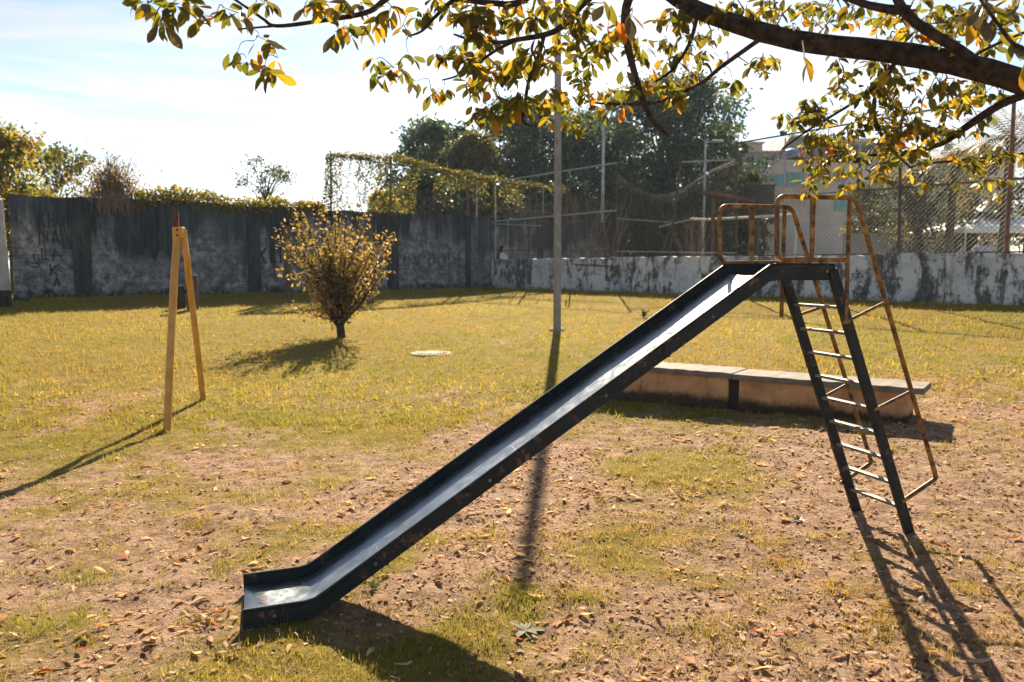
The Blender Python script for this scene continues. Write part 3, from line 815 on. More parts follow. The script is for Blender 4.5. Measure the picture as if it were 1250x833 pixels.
q = G(680, 404)
mb = MB(); r0 = 9.6 / 2 / FPX * q.y; PH = (q.y - 3.75) * math.tan(SUN_EL) - q.z
mb.tube([q - Vector((0, 0, .3)), q + Vector((0, 0, PH * .33)), q + Vector((-.01, 0, PH * .66)), q + Vector((-.02, 0, PH))], [r0, r0 * .95, r0 * .85, r0 * .72], 14)
lp = empty('light_pole', q, 'tall grey concrete pole standing alone in the middle of the field', 'pole')
mb.build('shaft', 'pole_concrete', lp, smooth=True)
mb = MB(); mb.tube([q - Vector((0, 0, .1)), q + Vector((0, 0, .03)), q + Vector((0, 0, .055))], [r0 * 2.1, r0 * 1.9, r0 * 1.2], 11); mb.build('footing', 'cover_concrete', lp)
mb = MB(); mb.tube([q + Vector((-.02, 0, PH - .02)), q + Vector((-.02, 0, PH + .03)), q + Vector((-.02, 0, PH + .07))], [r0 * .78, r0 * .78, r0 * .3], 12); mb.build('cap', 'galvanised', lp, smooth=True)

q = G(527, 432)
mb = MB(); mb.tube([q - Vector((0, 0, .05)), q + Vector((0, 0, .008)), q + Vector((0, 0, .018))], [.34, .34, .32], 20)
mh = empty('manhole_cover', q, 'round concrete manhole cover set in the grass', 'manhole cover')
mb.build('rim', 'cover_concrete', mh); mb = MB(); mb.tube([q + Vector((0, 0, .01)), q + Vector((0, 0, .026))], [.25, .245], 20); mb.build('lid', 'cover_concrete', mh)

# ================================================================== CHAIN-LINK FENCES
def chain_link(name, org, ex, ez, length, top, parent, pitch=0.085, wire=0.0022, step=0.25, mat='wire', wob=0.0, both=True):
    """woven wire sheet: slanting wires of both directions, cut off at height top(u)"""
    mb = MB(); hmax = max(top(length * i / 40) for i in range(41))
    def P(u, w):
        sag = wob * math.sin(u * 2.1 + w * 1.7)
        return org + ex * u + ez * w + ex.cross(ez) * sag
    for sgn in ((1, -1) if both else (1,)):
        c = -hmax if sgn > 0 else 0.0
        while c < (length if sgn > 0 else length + hmax):
            run = []
            nst = int(hmax / step) + 1
            for i in range(nst + 1):
                w = hmax * i / nst
                u = c + sgn * w
                if 0 <= u <= length and w <= top(u): run.append(P(u, w))
                else:
                    if len(run) > 1: mb.tube(run, wire, 3, cap=False)
                    run = []
            if len(run) > 1: mb.tube(run, wire, 3, cap=False)
            c += pitch
    me = bpy.data.meshes.new(name); me.from_pydata(mb.v, [], mb.f); me.materials.append(M[mat]); me.update()
    return tag(link(name, me, parent), kind='stuff')
Z = Vector((0, 0, 1))
ldir = Vector((LWD[0], LWD[1], 0))
def lpt(px, py, off=0.1): return LP(px, py, off)
# right: the tall sound fence on the low wall
fr = empty('chain_link_fence', LP(899, 314, .1), 'tall upright chain-link fence on the low wall at the right', 'fence')
def post(px_top, py_top, px_bot, py_bot, r, mat, parent, off=0.1):
    a, b = lpt(px_bot, py_bot, off), lpt(px_top, py_top, off)
    mb = MB(); mb.tube([Vector((a.x, a.y, LWT - 0.05)), b], r, 8); return mb.build('post', mat, parent, smooth=True)
post(899, 172, 899, 314, .032, 'fence_post', fr); post(991, 160, 990, 312, .032, 'fence_post', fr)
post(1100, 146, 1097, 311, .034, 'fence_post', fr); post(1238, 122, 1228, 309, .036, 'fence_rust', fr)
post(1420, 85, 1395, 306, .036, 'fence_post', fr)
for (a, b, r) in (((900, 175), (1420, 86), .021), ((1052, 233), (1420, 205), .019), ((905, 313), (1410, 305), .018), ((905, 243), (1052, 233), .012)):
    mb = MB(); mb.tube([lpt(*a), lpt(*b)], r, 6); mb.build('rail', 'fence_post', fr)
a = lpt(899, 314); b = lpt(1420, 306)
org = Vector((a.x, a.y, LWT + 0.03)); ln = Vector((b.x - a.x, b.y - a.y, 0)).length
chain_link('wire_mesh', org, ldir, Z, ln, lambda u: 2.98, fr, 0.10, 0.0028, 1.0)
# middle: the same line, torn down and sagging between a leaning post and the upright ones
fm = empty('chain_link_fence', LP(760, 317, .1), 'torn chain-link fence sagging from a leaning post on the low wall', 'fence')
mb = MB(); mb.tube([lpt(816, 318), lpt(831, 199)], .032, 8); mb.build('post', 'fence_post', fm)
mb = MB(); mb.tube([lpt(809, 305), lpt(821, 272)], .03, 7); mb.build('post', 'weathered_wood', fm)
for (p, q_, r) in (((833, 198), (898, 195), .024), ((805, 277), (843, 268), .02), ((752, 307), (900, 309), .013), ((753, 267), (825, 272), .010)):
    mb = MB(); mb.tube([lpt(*p), lpt(*q_)], r, 6); mb.build('rail', 'galvanised', fm)
a = lpt(752, 317); b = lpt(898, 314); ln = Vector((b.x - a.x, b.y - a.y, 0)).length
sagpx = [(752, 212), (768, 224), (785, 233), (803, 239), (820, 236), (835, 231), (850, 219), (870, 206), (898, 196)]
sag = [((Vector((lpt(x, y).x, lpt(x, y).y, 0)) - Vector((a.x, a.y, 0))).length, lpt(x, y).z - LWT - 0.03) for x, y in sagpx]
def sagtop(u):
    for (u0, h0), (u1, h1) in zip(sag[:-1], sag[1:]):
        if u <= u1: return h0 + (h1 - h0) * max(0, (u - u0)) / (u1 - u0)
    return sag[-1][1]
org = Vector((a.x, a.y, LWT + .03))
chain_link('wire_mesh', org, ldir, Z, ln, sagtop, fm, 0.10, 0.0028, 0.10)
mb = MB()                                              # the torn, doubled-over upper edge of the sheet
for k in range(3): mb.tube([org + ldir * u + Z * (h - 0.03 * k + random.uniform(-.02, .02)) for u, h in sag], .006, 4)
for k in range(120):
    u = ln * k / 120; h = sagtop(u)
    mb.tube([org + ldir * u + Z * h, org + ldir * (u + random.uniform(-.05, .12)) + Z * (h - random.uniform(.1, .32))], .0045, 3)
mb.build('folded_edge', 'wire', fm)
# left: a pipe frame leaning loose over the corner
fl_ = empty('chain_link_fence', LP(650, 318, .1), 'collapsed pipe and wire fence over the left corner of the low wall', 'fence')
for (x0, y0, x1, y1, r, m_) in ((605, 222, 605, 318, .02, 'galvanised'), (636, 226, 636, 306, .016, 'fence_rust'), (646, 224, 646, 319, .03, 'fence_post'),
        (695, 213, 696, 318, .022, 'fence_post'), (752, 200, 752, 317, .024, 'fence_post'), (663, 228, 663, 262, .012, 'galvanised'), (692, 222, 692, 268, .022, 'fence_rust'), (620, 270, 620, 318, .012, 'galvanised')):
    mb = MB(); mb.tube([lpt(x1, y1), lpt(x0, y0)], r, 7); mb.build('post', m_, fl_)
for (x0, y0, x1, y1, r) in ((606, 222, 752, 199, .024), (606, 221, 664, 229, .018), (606, 255, 690, 262, .018), (567, 274, 752, 257, .026), (569, 272, 660, 276, .02), (559, 305, 752, 307, .017), (604, 318.5, 700, 317, .02), (752, 307, 753, 306, .01)):
    if abs(x1 - x0) < 5: continue
    mb = MB(); mb.tube([lpt(x0, y0, .06), lpt(x1, y1, .06)], r, 6); mb.build('rail', 'galvanised' if r > .0185 else 'fence_rust', fl_)
a = lpt(606, 318); b = lpt(752, 317); ln = Vector((b.x - a.x, b.y - a.y, 0)).length
chain_link('wire_mesh', Vector((a.x, a.y, LWT + .03)), ldir, Z, ln, lambda u: 2.45 + u * 0.03, fl_, 0.10, 0.0026, 1.0, wob=0.0)
# pipe hanging on the face of the low wall
mb = MB(); mb.tube([LP(701, 323, -.03), LP(757, 326, -.03)], .02, 6); tag(mb.build('loose_pipe', 'fence_post'), 'dark loose pipe fixed along the low wall just below its top', 'pipe')

# fence with creeper on top of the tall wall
tdir = Vector((TWD[0], TWD[1], 0))
ft = empty('chain_link_fence', TP(405, 256, .2), 'rusty-posted fence standing on top of the tall wall', 'fence')
for (px, yt, yb, m_, r) in ((404, 187, 256, 'fence_post', .03), (477, 192, 263, 'fence_rust', .03), (571, 210, 266, 'fence_rust', .035), (582, 213, 266, 'galvanised', .03), (655, 226, 268, 'fence_post', .03)):
    mb = MB(); b_ = TP(px, yb, .14); t_ = TP(px, yt, .14); mb.tube([Vector((b_.x, b_.y, TWT - .05)), t_], r, 7); mb.build('post', m_, ft)
a = TP(404, 256, .14); b = TP(690, 268, .14); ln = Vector((b.x - a.x, b.y - a.y, 0)).length
hL = TP(404, 190, .14).z - TWT; hR = TP(655, 226, .14).z - TWT
chain_link('wire_mesh', Vector((a.x, a.y, TWT)), tdir, Z, ln, lambda u: hL + (hR - hL) * u / ln, ft, 0.12, 0.003, 1.0)
mb = MB(); mb.tube([TP(404, 190, .14), TP(690, 230, .14)], .018, 6); mb.build('rail', 'fence_post', ft)

# ================================================================== PLANTS ON AND BEHIND THE TALL WALL
YEL = [(3, (0.26, 0.20, 0.02)), (2, (0.17, 0.16, 0.02)), (1.5, (0.10, 0.115, 0.02)), (0.8, (0.34, 0.22, 0.03))]
DRK = [(3, (0.035, 0.045, 0.015)), (2, (0.06, 0.065, 0.02)), (1, (0.10, 0.095, 0.022))]
VIN = [(3, (0.12, 0.115, 0.02)), (2, (0.24, 0.18, 0.025)), (3, (0.055, 0.062, 0.02))]
# creeper hanging over the fence
pts, cols = [], []
def vine_pt(px, py): pts.append(TP(px, py, random.gauss(.12, .10)))
def ftop(px): return np.interp(px, [395, 404, 485, 571, 640, 700], [192, 187, 191, 211, 222, 231])
for _ in range(3600):                                  # thick along the top rail
    px = random.uniform(398, 690); th_ = (1.3 if px > 490 else 2.2) + (7 if px > 490 else 12) * max(0, fbm(px, 1.0, .07, 3, 51) - .38); py = ftop(px) + random.gauss(0, th_) * (1 if random.random() < .6 else .5) + 2
    vine_pt(px, max(py, ftop(px) - 4))
for _ in range(6000):                                  # ragged curtain on the left bays, with open holes
    f = random.random(); px = random.uniform(397 - 9 * f * f, 508); py = ftop(px) + f * 70
    hole = math.exp(-(((px - 452) / 20) ** 2 + ((py - 226) / 16) ** 2)) + .5 * math.exp(-(((px - 425) / 12) ** 2 + ((py - 244) / 12) ** 2))
    if fbm(px, py, 0.055, 3, 31) - .22 * hole + (.08 if px < 425 else 0) > .41 + random.gauss(0, .05): vine_pt(px, py)
for _ in range(3600):
    px = random.uniform(480, 640); py = ftop(px) + abs(random.gauss(0, 18))
    if fbm(px, py, 0.05, 3, 35) > 0.46: vine_pt(px, py)
for k in range(9):                                     # long runners
    x0 = random.choice((400, 410, 430, 452, 600, 598)); x = x0; y = ftop(x0)
    for j in range(60):
        y += 1.0; x += random.gauss(0.15 if x0 >= 598 else -.05, .5); vine_pt(x, y)
cr = empty('creeper', TP(480, 262, .14), 'creeper draped thickly along the top of the fence on the tall wall', 'creeper')
leaf_quads('foliage', np.array([tuple(p) for p in pts]), RNG.uniform(.04, .082, len(pts)), 'foliage', VIN, cr, 0.8, 0.7)
for k in range(7):
    mb = MB(); x0 = 402 + k * 40; st = [TP(x0, 262, .16)]
    for j in range(6): st.append(TP(x0 + random.uniform(-8, 14) + j * 3, 262 - (262 - ftop(x0)) * (j + 1) / 6.5, .16 + random.uniform(-.04, .04)))
    mb.tube(spline(st, 3), .012, 5); mb.build('stem', 'far_bark', cr)
# ivy along the coping
pts = []
for _ in range(5600):
    px = random.uniform(165, 398); m_ = np.interp(px, [165, 215, 225, 300, 370, 398], [15, 20, 18, 14, 11, 8])
    base = np.interp(px, [20, 600], [237, 266])
    py = base - (random.random() ** 1.3) * m_ * (0.55 + 0.9 * fbm(px, 0, .05, 3, 41)) + 4 * (random.random() ** 2) + (10 * random.random() if fbm(px, 3, .06, 2, 44) > .60 else 0)
    pts.append(TP(px, py, random.uniform(-.06, .38)))
iv = empty('creeper', TP(280, 250, .15), 'leafy yellow-green creeper growing along the top of the tall wall', 'creeper')
leaf_quads('foliage', np.array([tuple(p) for p in pts]), RNG.uniform(.05, .11, len(pts)), 'foliage', YEL, iv, 0.6, 0.7)
for k in range(10):
    mb = MB(); x0 = 170 + k * 23; y0 = np.interp(x0, [20, 600], [237, 266])
    mb.tube(spline([TP(x0 + j * 7, y0 - 3 - random.uniform(0, 6), .12) for j in range(5)], 3), .012, 5); mb.build('stem', 'far_bark', iv)

def twiggy(name, base, rx, rz, nleaf, size, pal, label, cat, mat='foliage', n_limb=7, trunk_r=.06, parent_kind=None, wood='far_bark', lean=(0, 0), clumps=40, tight=.16, droop=.4, ell=None, trunk_h=.35, group=None):
    """a woody plant: tapered stem, limbs reaching to clumps of leaves; uneven crown with gaps"""
    root = empty(name, base, label, cat, group)
    H_ = rz
    mb = MB()
    tips = []
    c0 = base + Vector((lean[0] * .5, lean[1] * .5, H_ * trunk_h))
    mb.tube(spline([base - Vector((0, 0, .15)), base + Vector((lean[0] * .2, lean[1] * .2, H_ * trunk_h * .5)), c0], 4), [trunk_r * (1 - .35 * i / 8) for i in range(9)], 7)
    for k in range(clumps):
        a = random.uniform(0, 2 * math.pi); e = random.random() ** .6
        zf = random.uniform(trunk_h * .8, 1.0)
        prof_r = (1 - zf ** 2.6) ** .5 if trunk_h < .15 else math.sin(math.pi * min(1, max(0.06, (zf - trunk_h * .55) / (1.08 - trunk_h * .55)))) ** .6
        rr = rx * e * prof_r * random.uniform(.75, 1.1)
        tips.append(base + Vector((lean[0] + rr * math.cos(a), lean[1] + rr * math.sin(a), H_ * zf)))
    order = sorted(tips, key=lambda p: random.random())
    for i, tp in enumerate(order[:max(n_limb, 3) * 3]):
        st = c0.lerp(base + Vector((lean[0] * .6, lean[1] * .6, H_ * .75)), random.uniform(-.3, .75))
        mid_ = st.lerp(tp, .5) + Vector((0, 0, H_ * .05))
        mb.tube(spline([st, mid_, tp], 3), [trunk_r * .45 * (1 - i_ / 7.5) + .004 for i_ in range(7)], 5, cap=False)
    mb.build('trunk', wood, root, smooth=True)
    per = max(1, nleaf // clumps); arr = []; cc_ = []
    for tp in tips:
        s = tight * rx * random.uniform(.6, 1.4)
        q = RNG.normal(size=(per, 3)) * s * np.array((1, 1, .75)) + np.array(tuple(tp))
        arr.append(q); base_c = pick(pal, 1)[0]
        cc_.append(0.65 * base_c + 0.35 * pick(pal, per))
    arr = np.concatenate(arr); cc_ = np.concatenate(cc_)
    leaf_quads('crown', arr, RNG.uniform(.7, 1.3, len(arr)) * size, mat, pal, root, droop, 0.55, cols=cc_)
    return root
def far_base(px, Y): p = AT(px, 320, Y); return Vector((p.x, Y, 0.87))
def hgt(py, Y, z0=0.87): return AT(625, py, Y).z - z0
# left corner shrubs
twiggy('shrub', far_base(14, 21.5), 1.35, hgt(160, 21.5), 7000, .14, YEL, 'large yellow-green shrub rising over the wall at the far left', 'shrub', clumps=60, tight=.17)
twiggy('shrub', far_base(-45, 20.5), 1.5, hgt(150, 20.5), 2600, .13, YEL, 'yellow shrub cut by the left edge of the picture above the pale slab', 'shrub', clumps=50)
twiggy('tree', far_base(72, 27), 1.9, hgt(178, 27), 2600, .15, DRK, 'thin grey-leaved tree behind the corner of the tall wall', 'tree', clumps=44, tight=.11, trunk_h=.55)
twiggy('tree', far_base(325, 34), 1.5, hgt(194, 34), 1300, .13, DRK, 'small sparse tree showing above the creeper on the tall wall', 'tree', clumps=34, tight=.10, trunk_h=.6)
# dry clump of tall grass and dead stalks hanging over the wall
dg = empty('dry_plant', TP(136, 244, .2), 'clump of dry brown stalks spilling over the top of the tall wall', 'plant')
mb = MB()
for k in range(150):
    x0 = random.gauss(138, 15); hh = random.uniform(18, 58) * math.exp(-((x0 - 138) / 26) ** 2)
    o_ = random.uniform(-.05, .5)
    bx = x0 + random.gauss(0, 7)
    mb.tube(spline([TP(x0, 246, o_), TP((x0 + bx) / 2, 246 - hh * .6, o_), TP(bx, 243 - hh, o_ + random.uniform(-.1, .1))], 2), [.012, .011, .009, .007, .004], 3, cap=False)
for k in range(130):
    x0 = random.choice((random.gauss(127, 4), random.gauss(150, 6), random.gauss(140, 10))); l_ = random.uniform(4, 26)
    mb.tube(spline([TP(x0, 240, .1), TP(x0 + random.gauss(0, 2), 237 + random.uniform(0, 4), -.08), TP(x0 + random.gauss(0, 3), 240 + l_, -.10 - random.random() * .1)], 2), [.014, .012, .010, .008, .005], 3, cap=False)
mb.build('stalks', 'dead_twig', dg)
pts = [tuple(TP(random.gauss(140, 17), 236 - abs(random.gauss(0, 19)), random.uniform(-.1, .5))) for _ in range(1500)]
leaf_quads('dry_leaves', np.array(pts), RNG.uniform(.05, .13, len(pts)), 'foliage', [(3, (0.17, 0.09, 0.04)), (2, (0.28, 0.17, 0.06)), (1, (0.24, 0.19, 0.03)), (1, (0.09, 0.05, 0.03))], dg, 1.0, 0.35)
twiggy('shrub', far_base(92, 23.5), 1.5, hgt(196, 23.5), 1500, .10, [(2, (0.16, 0.10, 0.05)), (2, (0.20, 0.15, 0.04)), (1, (0.10, 0.09, 0.03))], 'brownish twiggy shrub left of the dry stalks behind the wall', 'shrub', clumps=50, tight=.16)

# ================================================================== BUSHY YOUNG TREE in the field
q = G(417, 412)
BH = AT(417, 250, q.y).z - q.z; BW = 68 / FPX * q.y
bt = empty('bushy_tree', q, 'small bushy tree with golden leaves on a short trunk in the grass', 'tree')
mb = MB()
trk = spline([q - Vector((0, 0, .1)), q + Vector((-.02, 0, .18)), q + Vector((-.07, .02, .42)), q + Vector((-.10, .02, .70))], 4)
mb.tube(trk, [.085 - .035 * i / (len(trk) - 1) for i in range(len(trk))], 9)
mb.build('trunk', 'bark', bt, smooth=True)
mb = MB(); arr, cc_ = [], []
BPAL = [(3, (0.30, 0.19, 0.055)), (2.8, (0.20, 0.145, 0.03)), (2.8, (0.11, 0.093, 0.028)), (1.5, (0.44, 0.28, 0.14))]
cenx = (408 - 417) / FPX * q.y
ends = []
for k in range(84):                                    # an open fan of rods, widest in its upper half
    az = random.uniform(0, 2 * math.pi); an = R(random.choice((random.uniform(3, 30), random.uniform(18, 42), random.uniform(32, 56))))
    l_ = BH * random.uniform(.55, .97) * (1 - .12 * math.sin(an)) - .25
    l_ *= .72 + .42 * float(fbm(az * 1.3, an * 2.0, 1.0, 2, 91))
    if k % 4 == 0: l_ *= .62
    ends.append(q + Vector((cenx * .5 + math.sin(an) * math.cos(az) * l_ * .84, math.sin(an) * math.sin(az) * l_ * .9, .42 + math.cos(an) * l_)))
for k in range(16):
    az = random.uniform(0, 2 * math.pi); l_ = BW * random.uniform(.35, .7)
    ends.append(q + Vector((math.cos(az) * l_, math.sin(az) * l_, random.uniform(.50, 1.0))))
for (px, py) in ((367, 258), (393, 252), (352, 280), (437, 255), (449, 262), (470, 290), (478, 293), (343, 290), (464, 345), (460, 325), (347, 332), (372, 380), (358, 372), (440, 250), (390, 262), (365, 266), (346, 310), (380, 388)):
    ends.append(AT(px, py, q.y + random.uniform(-.3, .3)))
for tp in ends:
    st = Vector(trk[random.randint(len(trk) // 2 - 3, len(trk) - 1)])
    m1 = st.lerp(tp, .45) + Vector((0, 0, -.04 * BW)) + Vector((random.gauss(0, .05), random.gauss(0, .05), 0))
    pth = spline([st, m1, tp], 4)
    mb.tube(pth, [.020 * (1 - i / (len(pth))) + .003 for i in range(len(pth))], 4, cap=False)
    dv = (tp - m1).normalized()
    n_ = random.choice((24, 44, 64, 84))
    tt = RNG.uniform(-.62, .10, n_)
    pos_ = np.array(tuple(tp))[None] + np.outer(tt, np.array(tuple(dv))) + RNG.normal(size=(n_, 3)) * .062
    arr.append(pos_); b0 = pick(BPAL, 1)[0]; cc_.append(.55 * b0 + .45 * pick(BPAL, n_))
mb.build('branches', 'bark', bt, smooth=True)
arr = np.concatenate(arr); cc_ = np.concatenate(cc_)
leaf_quads('crown', arr, RNG.uniform(.035, .105, len(arr)), 'foliage', BPAL, bt, .1, .5, cols=cc_)

# ================================================================== TREES BEYOND
FAR = [(3, (0.020, 0.050, 0.044)), (2, (0.034, 0.070, 0.054)), (1.5, (0.080, 0.112, 0.060)), (.6, (0.18, 0.18, 0.07))]  # palest tone paints sunlit patches into the crowns
FAR2 = [(3, (0.05, 0.062, 0.022)), (2, (0.09, 0.09, 0.028)), (1, (0.14, 0.12, 0.03))]
def big_tree(px, Y, wpx, ptop, label, pal, n=14000, clumps=120, size=.25, tight=.10, trunk_h=.20, pbot=None):
    n = int(n * 1.5); clumps = int(clumps * 1.7); size = size * 1.1; tight *= .88
    rx = wpx * 1.22 / 2 / FPX * Y
    return twiggy('tree', far_base(px, Y), rx, hgt(ptop, Y), n, size, pal, label, 'tree', 'far_foliage', n_limb=12, trunk_r=.22, clumps=clumps, tight=tight, trunk_h=trunk_h, droop=.5, group='dark trees beyond the court')
big_tree(535, 44, 120, 158, 'rounded tree with grey-green crown, leftmost of those beyond the court', FAR)
big_tree(582, 40, 80, 168, 'olive-tinted tree in front of the leftmost rounded tree', FAR2, 9000, 90)
big_tree(640, 48, 150, 132, 'broad dark tree behind the concrete pole', FAR, 15000, 140)
big_tree(718, 50, 110, 140, 'dark tree between the broad tree and the tallest one', FAR, 11000, 110)
big_tree(815, 46, 180, 102, 'tallest dark tree, its crown reaching up to the hanging leaves', FAR, 24000, 210, .23, .085)
big_tree(880, 52, 60, 150, 'narrow tree at the right side of the tallest dark tree', FAR, 5000, 50)
big_tree(915, 40, 52, 215, 'pale green bush beside the houses at the end of the court', FAR2, 5000, 46, .16, .13, .1)
UND = [(3, (0.022, 0.034, 0.022)), (2, (0.035, 0.05, 0.028)), (.6, (0.07, 0.075, 0.025))]
for px, Y, w, tp, lb in ((520, 34, 110, 212, 'dark shrub behind the creeper-covered fence'), (600, 36, 110, 222, 'shadowy shrub behind the two thin fence posts'),
        (690, 40, 110, 226, 'dark thicket behind the collapsed pipe fence'), (775, 41, 120, 236, 'dark thicket behind the sagging fence wire'), (850, 40, 110, 240, 'dark thicket behind the goal'), (645, 56, 150, 205, 'farther dark hedge seen between pole and collapsed fence'), (760, 58, 170, 200, 'farther dark hedge seen below the tallest tree'), (880, 57, 130, 215, 'farther dark hedge beside the leftmost house'), (545, 56, 150, 200, 'farther dark hedge behind the rounded tree'), (470, 30, 60, 240, 'yellowish shrub between the first two posts of the creeper fence')):
    twiggy('shrub', far_base(px, Y), w / 2 / FPX * Y, hgt(tp, Y), 8000, .22, UND if px != 470 else YEL, lb, 'shrub', 'far_foliage', clumps=110, tight=.14, trunk_h=.04, group='undergrowth behind the court')
# bare shrubs by the fence
def bare(px, py, Y, label, hh=2.4, n=26):
    b = AT(px, py, Y); b.z = .87
    r_ = empty('bare_shrub', b, label, 'shrub'); mb = MB()
    for k in range(n):
        a = random.uniform(0, 6.28); l_ = hh * random.uniform(.5, 1)
        e = b + Vector((math.cos(a) * l_ * random.uniform(.1, .45), math.sin(a) * l_ * .3, l_))
        m_ = b.lerp(e, .5) + Vector((random.gauss(0, .08), 0, .1)); pth = spline([b, m_, e], 3)
        mb.tube(pth, [.022 * (1 - i / 7.5) + .003 for i in range(len(pth))], 4, cap=False)
        for j in range(3):
            s0 = Vector(pth[random.randint(2, 5)]); s1 = s0 + Vector((random.gauss(0, .25), random.gauss(0, .2), random.uniform(.15, .5)))
            mb.tube([s0, s1], [.008, .003], 3, cap=False)
    mb.build('stems', 'dead_twig', r_)
bare(712, 317, 31, 'leafless brown shrub beside the thin lamp pole', 3.6)
bare(742, 317, 31.5, 'leafless shrub with forked stems right of the thin lamp pole', 3.9, 20)
bare(845, 317, 29, 'leafless shrub behind the leaning fence post', 3.0, 30)

# ================================================================== COURT THINGS
def lamp_post(px, ptop, Y, label, arm=None, r=.05):
    b = far_base(px, Y); h_ = hgt(ptop, Y)
    root = empty('lamp_post', b, label, 'lamp post'); mb = MB(); mb.tube([b - Z * .1, b + Z * h_], [r, r * .8], 8); mb.build('shaft', 'galvanised', root, smooth=True)
    if arm:
        e = b + Z * (h_ + .12) + Vector((arm, 0, 0)); mb = MB(); mb.tube(rounded([b + Z * (h_ - .05), b + Z * (h_ + .06), e], .15), r * .5, 6); mb.build('arm', 'galvanised', root, smooth=True)
        mb = MB(); mb.box(e + Vector((arm * .2, 0, 0)), (.22, 0, 0), (0, .1, 0), (0, 0, .05)); mb.build('lamp_head', 'galvanised', root, bevel=.02)
    return root
lamp_post(735, 150, 33, 'thin blue-grey pole among the bare shrubs', None, .075)
lamp_post(858, 176, 33, 'blue-grey lamp post with short arm in front of the tallest tree', .42, .055)
r_ = lamp_post(954, 168, 36, 'thin floodlight pole in front of the pale house', None, .04)
b = far_base(954, 36); mb = MB(); mb.box(b + Vector((-.10, 0, hgt(162, 36))), (.13, 0, .03), (0, .1, 0), (-.02, 0, .09)); mb.build('floodlight', 'black_board', r_, bevel=.02)
gl = empty('goal_frame', AT(858, 318, 29.5), 'white pipe goal frame on the court behind the slide platform', 'goal')
for px, yt in ((858, 268), (972, 263)):
    a = AT(px, yt, 29.5); mb = MB(); mb.tube([Vector((a.x, 29.5, .86)), a], .05, 8); mb.build('post', 'white_pipe', gl, smooth=True)
mb = MB(); mb.tube([AT(843, 267.5, 29.4), AT(862, 268.5, 29.4), AT(973, 262, 29.4)], .045, 8); mb.build('crossbar', 'white_pipe', gl, smooth=True)
sh = empty('rusty_shelter', AT(872, 318, 28.5), 'rusty brown sheet shelter on dark posts beside the goal', 'shelter')
for px in (871, 917):
    a = AT(px, 243, 28.5); mb = MB(); mb.beam(Vector((a.x, 28.5, .86)), a, .12, .12); mb.build('post', 'rust_sheet', sh)
mb = MB(); a, b = AT(866, 237, 28.3), AT(922, 247, 28.3); mb.hexa([a, b, b + Vector((0, 1.4, .1)), a + Vector((0, 1.4, .1)), a + Z * .12, b + Z * .12, b + Vector((0, 1.4, .22)), a + Vector((0, 1.4, .22))]); mb.build('roof', 'rust_sheet', sh)
bb = empty('black_board', AT(928, 318, 30), 'black rectangular board on a post above the court', 'board')
mb = MB(); c_ = AT(928, 243.5, 30); mb.box(c_, (18 / FPX * 30, .1, 0), (0, .04, 0), (0, 0, 18 / FPX * 30)); mb.build('panel', 'black_board', bb, bevel=.01)
mb = MB(); mb.tube([Vector((c_.x, 30.15, .86)), c_ + Vector((0, .15, 0))], .06, 8); mb.build('post', 'fence_post', bb)

# ------------------------------------------------------------------ houses
def face(mb, x0, x1, y0, y1, Y, depth):
    a, b = AT(x0, y1, Y), AT(x1, y0, Y)
    mb.box(((a.x + b.x) / 2, Y + depth / 2, (a.z + b.z) / 2), ((b.x - a.x) / 2, 0, 0), (0, depth / 2, 0), (0, 0, abs(b.z - a.z) / 2))
def house_part(root, name, mat, x0, x1, y0, y1, Y, depth):
    mb = MB(); face(mb, x0, x1, y0, y1, Y, depth); return mb.build(name, mat, root)
def window(root, x0, x1, y0, y1, Y, n=3):
    w_ = house_part(root, 'window', 'teal_frame', x0, x1, y0, y1, Y - .06, .12)
    W_ = (x1 - x0) / n
    for k in range(n):
        mb = MB(); face(mb, x0 + W_ * k + .35, x0 + W_ * (k + 1) - .35, y0 + .5, y1 - .5, Y - .075, .03); mb.build('pane', 'teal_glass', w_)
    mb = MB(); face(mb, x0 - .6, x1 + .6, y1, y1 + .9, Y - .14, .16); mb.build('sill', 'house_pale', w_)
HY = 52
hs = empty('house', far_base(985, HY), 'long pale house with teal windows behind the fence', 'house')
house_part(hs, 'wall', 'house_pale', 924, 1062, 198, 330, HY, 7)
house_part(hs, 'parapet', 'house_pale', 923, 1063, 195.5, 199, HY - .1, 7.2)
for x0, x1, y0, y1, n_ in ((929, 945, 214, 222, 2), (947, 956.5, 213, 227, 1), (960, 982.5, 210.5, 226.5, 3), (988, 1012.5, 208.5, 224, 3), (1019, 1043, 243, 257, 3), (1018, 1030, 208, 221, 2)): window(hs, x0, x1, y0, y1, HY, n_)
mb = MB(); face(mb, 948, 1000, 232, 262, HY - .05, .1); mb.build('brick_patch', 'house_pink', hs)
hs = empty('house', far_base(990, 62), 'grey gabled house rising behind the pale one', 'house')
mb = MB(); Yg = 62
g0, g1 = AT(955, 330, Yg), AT(1030, 330, Yg)
prof_ = [AT(955, 330, Yg), AT(1032, 330, Yg), AT(1030, 173, Yg), AT(966, 169, Yg), AT(955, 184, Yg)]
b_ = len(mb.v); mb.v += [tuple(p) for p in prof_] + [tuple(p + Vector((0, 7, 0))) for p in prof_]
mb.f += [(0, 1, 2, 3, 4), (9, 8, 7, 6, 5)] + [(i, (i + 1) % 5, 5 + (i + 1) % 5, 5 + i) for i in range(5)]
mb.build('wall', 'house_grey', hs)
mb = MB(); a, b, c = AT(953, 186, Yg - .3), AT(966, 167.5, Yg - .3), AT(1032, 171.5, Yg - .3)
for p, q_ in ((a, b), (b, c)): mb.hexa([p, q_, q_ + Vector((0, 7.6, 0)), p + Vector((0, 7.6, 0)), p + Z * .18, q_ + Z * .18, q_ + Vector((0, 7.6, .18)), p + Vector((0, 7.6, .18))])
mb.build('roof', 'roof_sheet', hs)
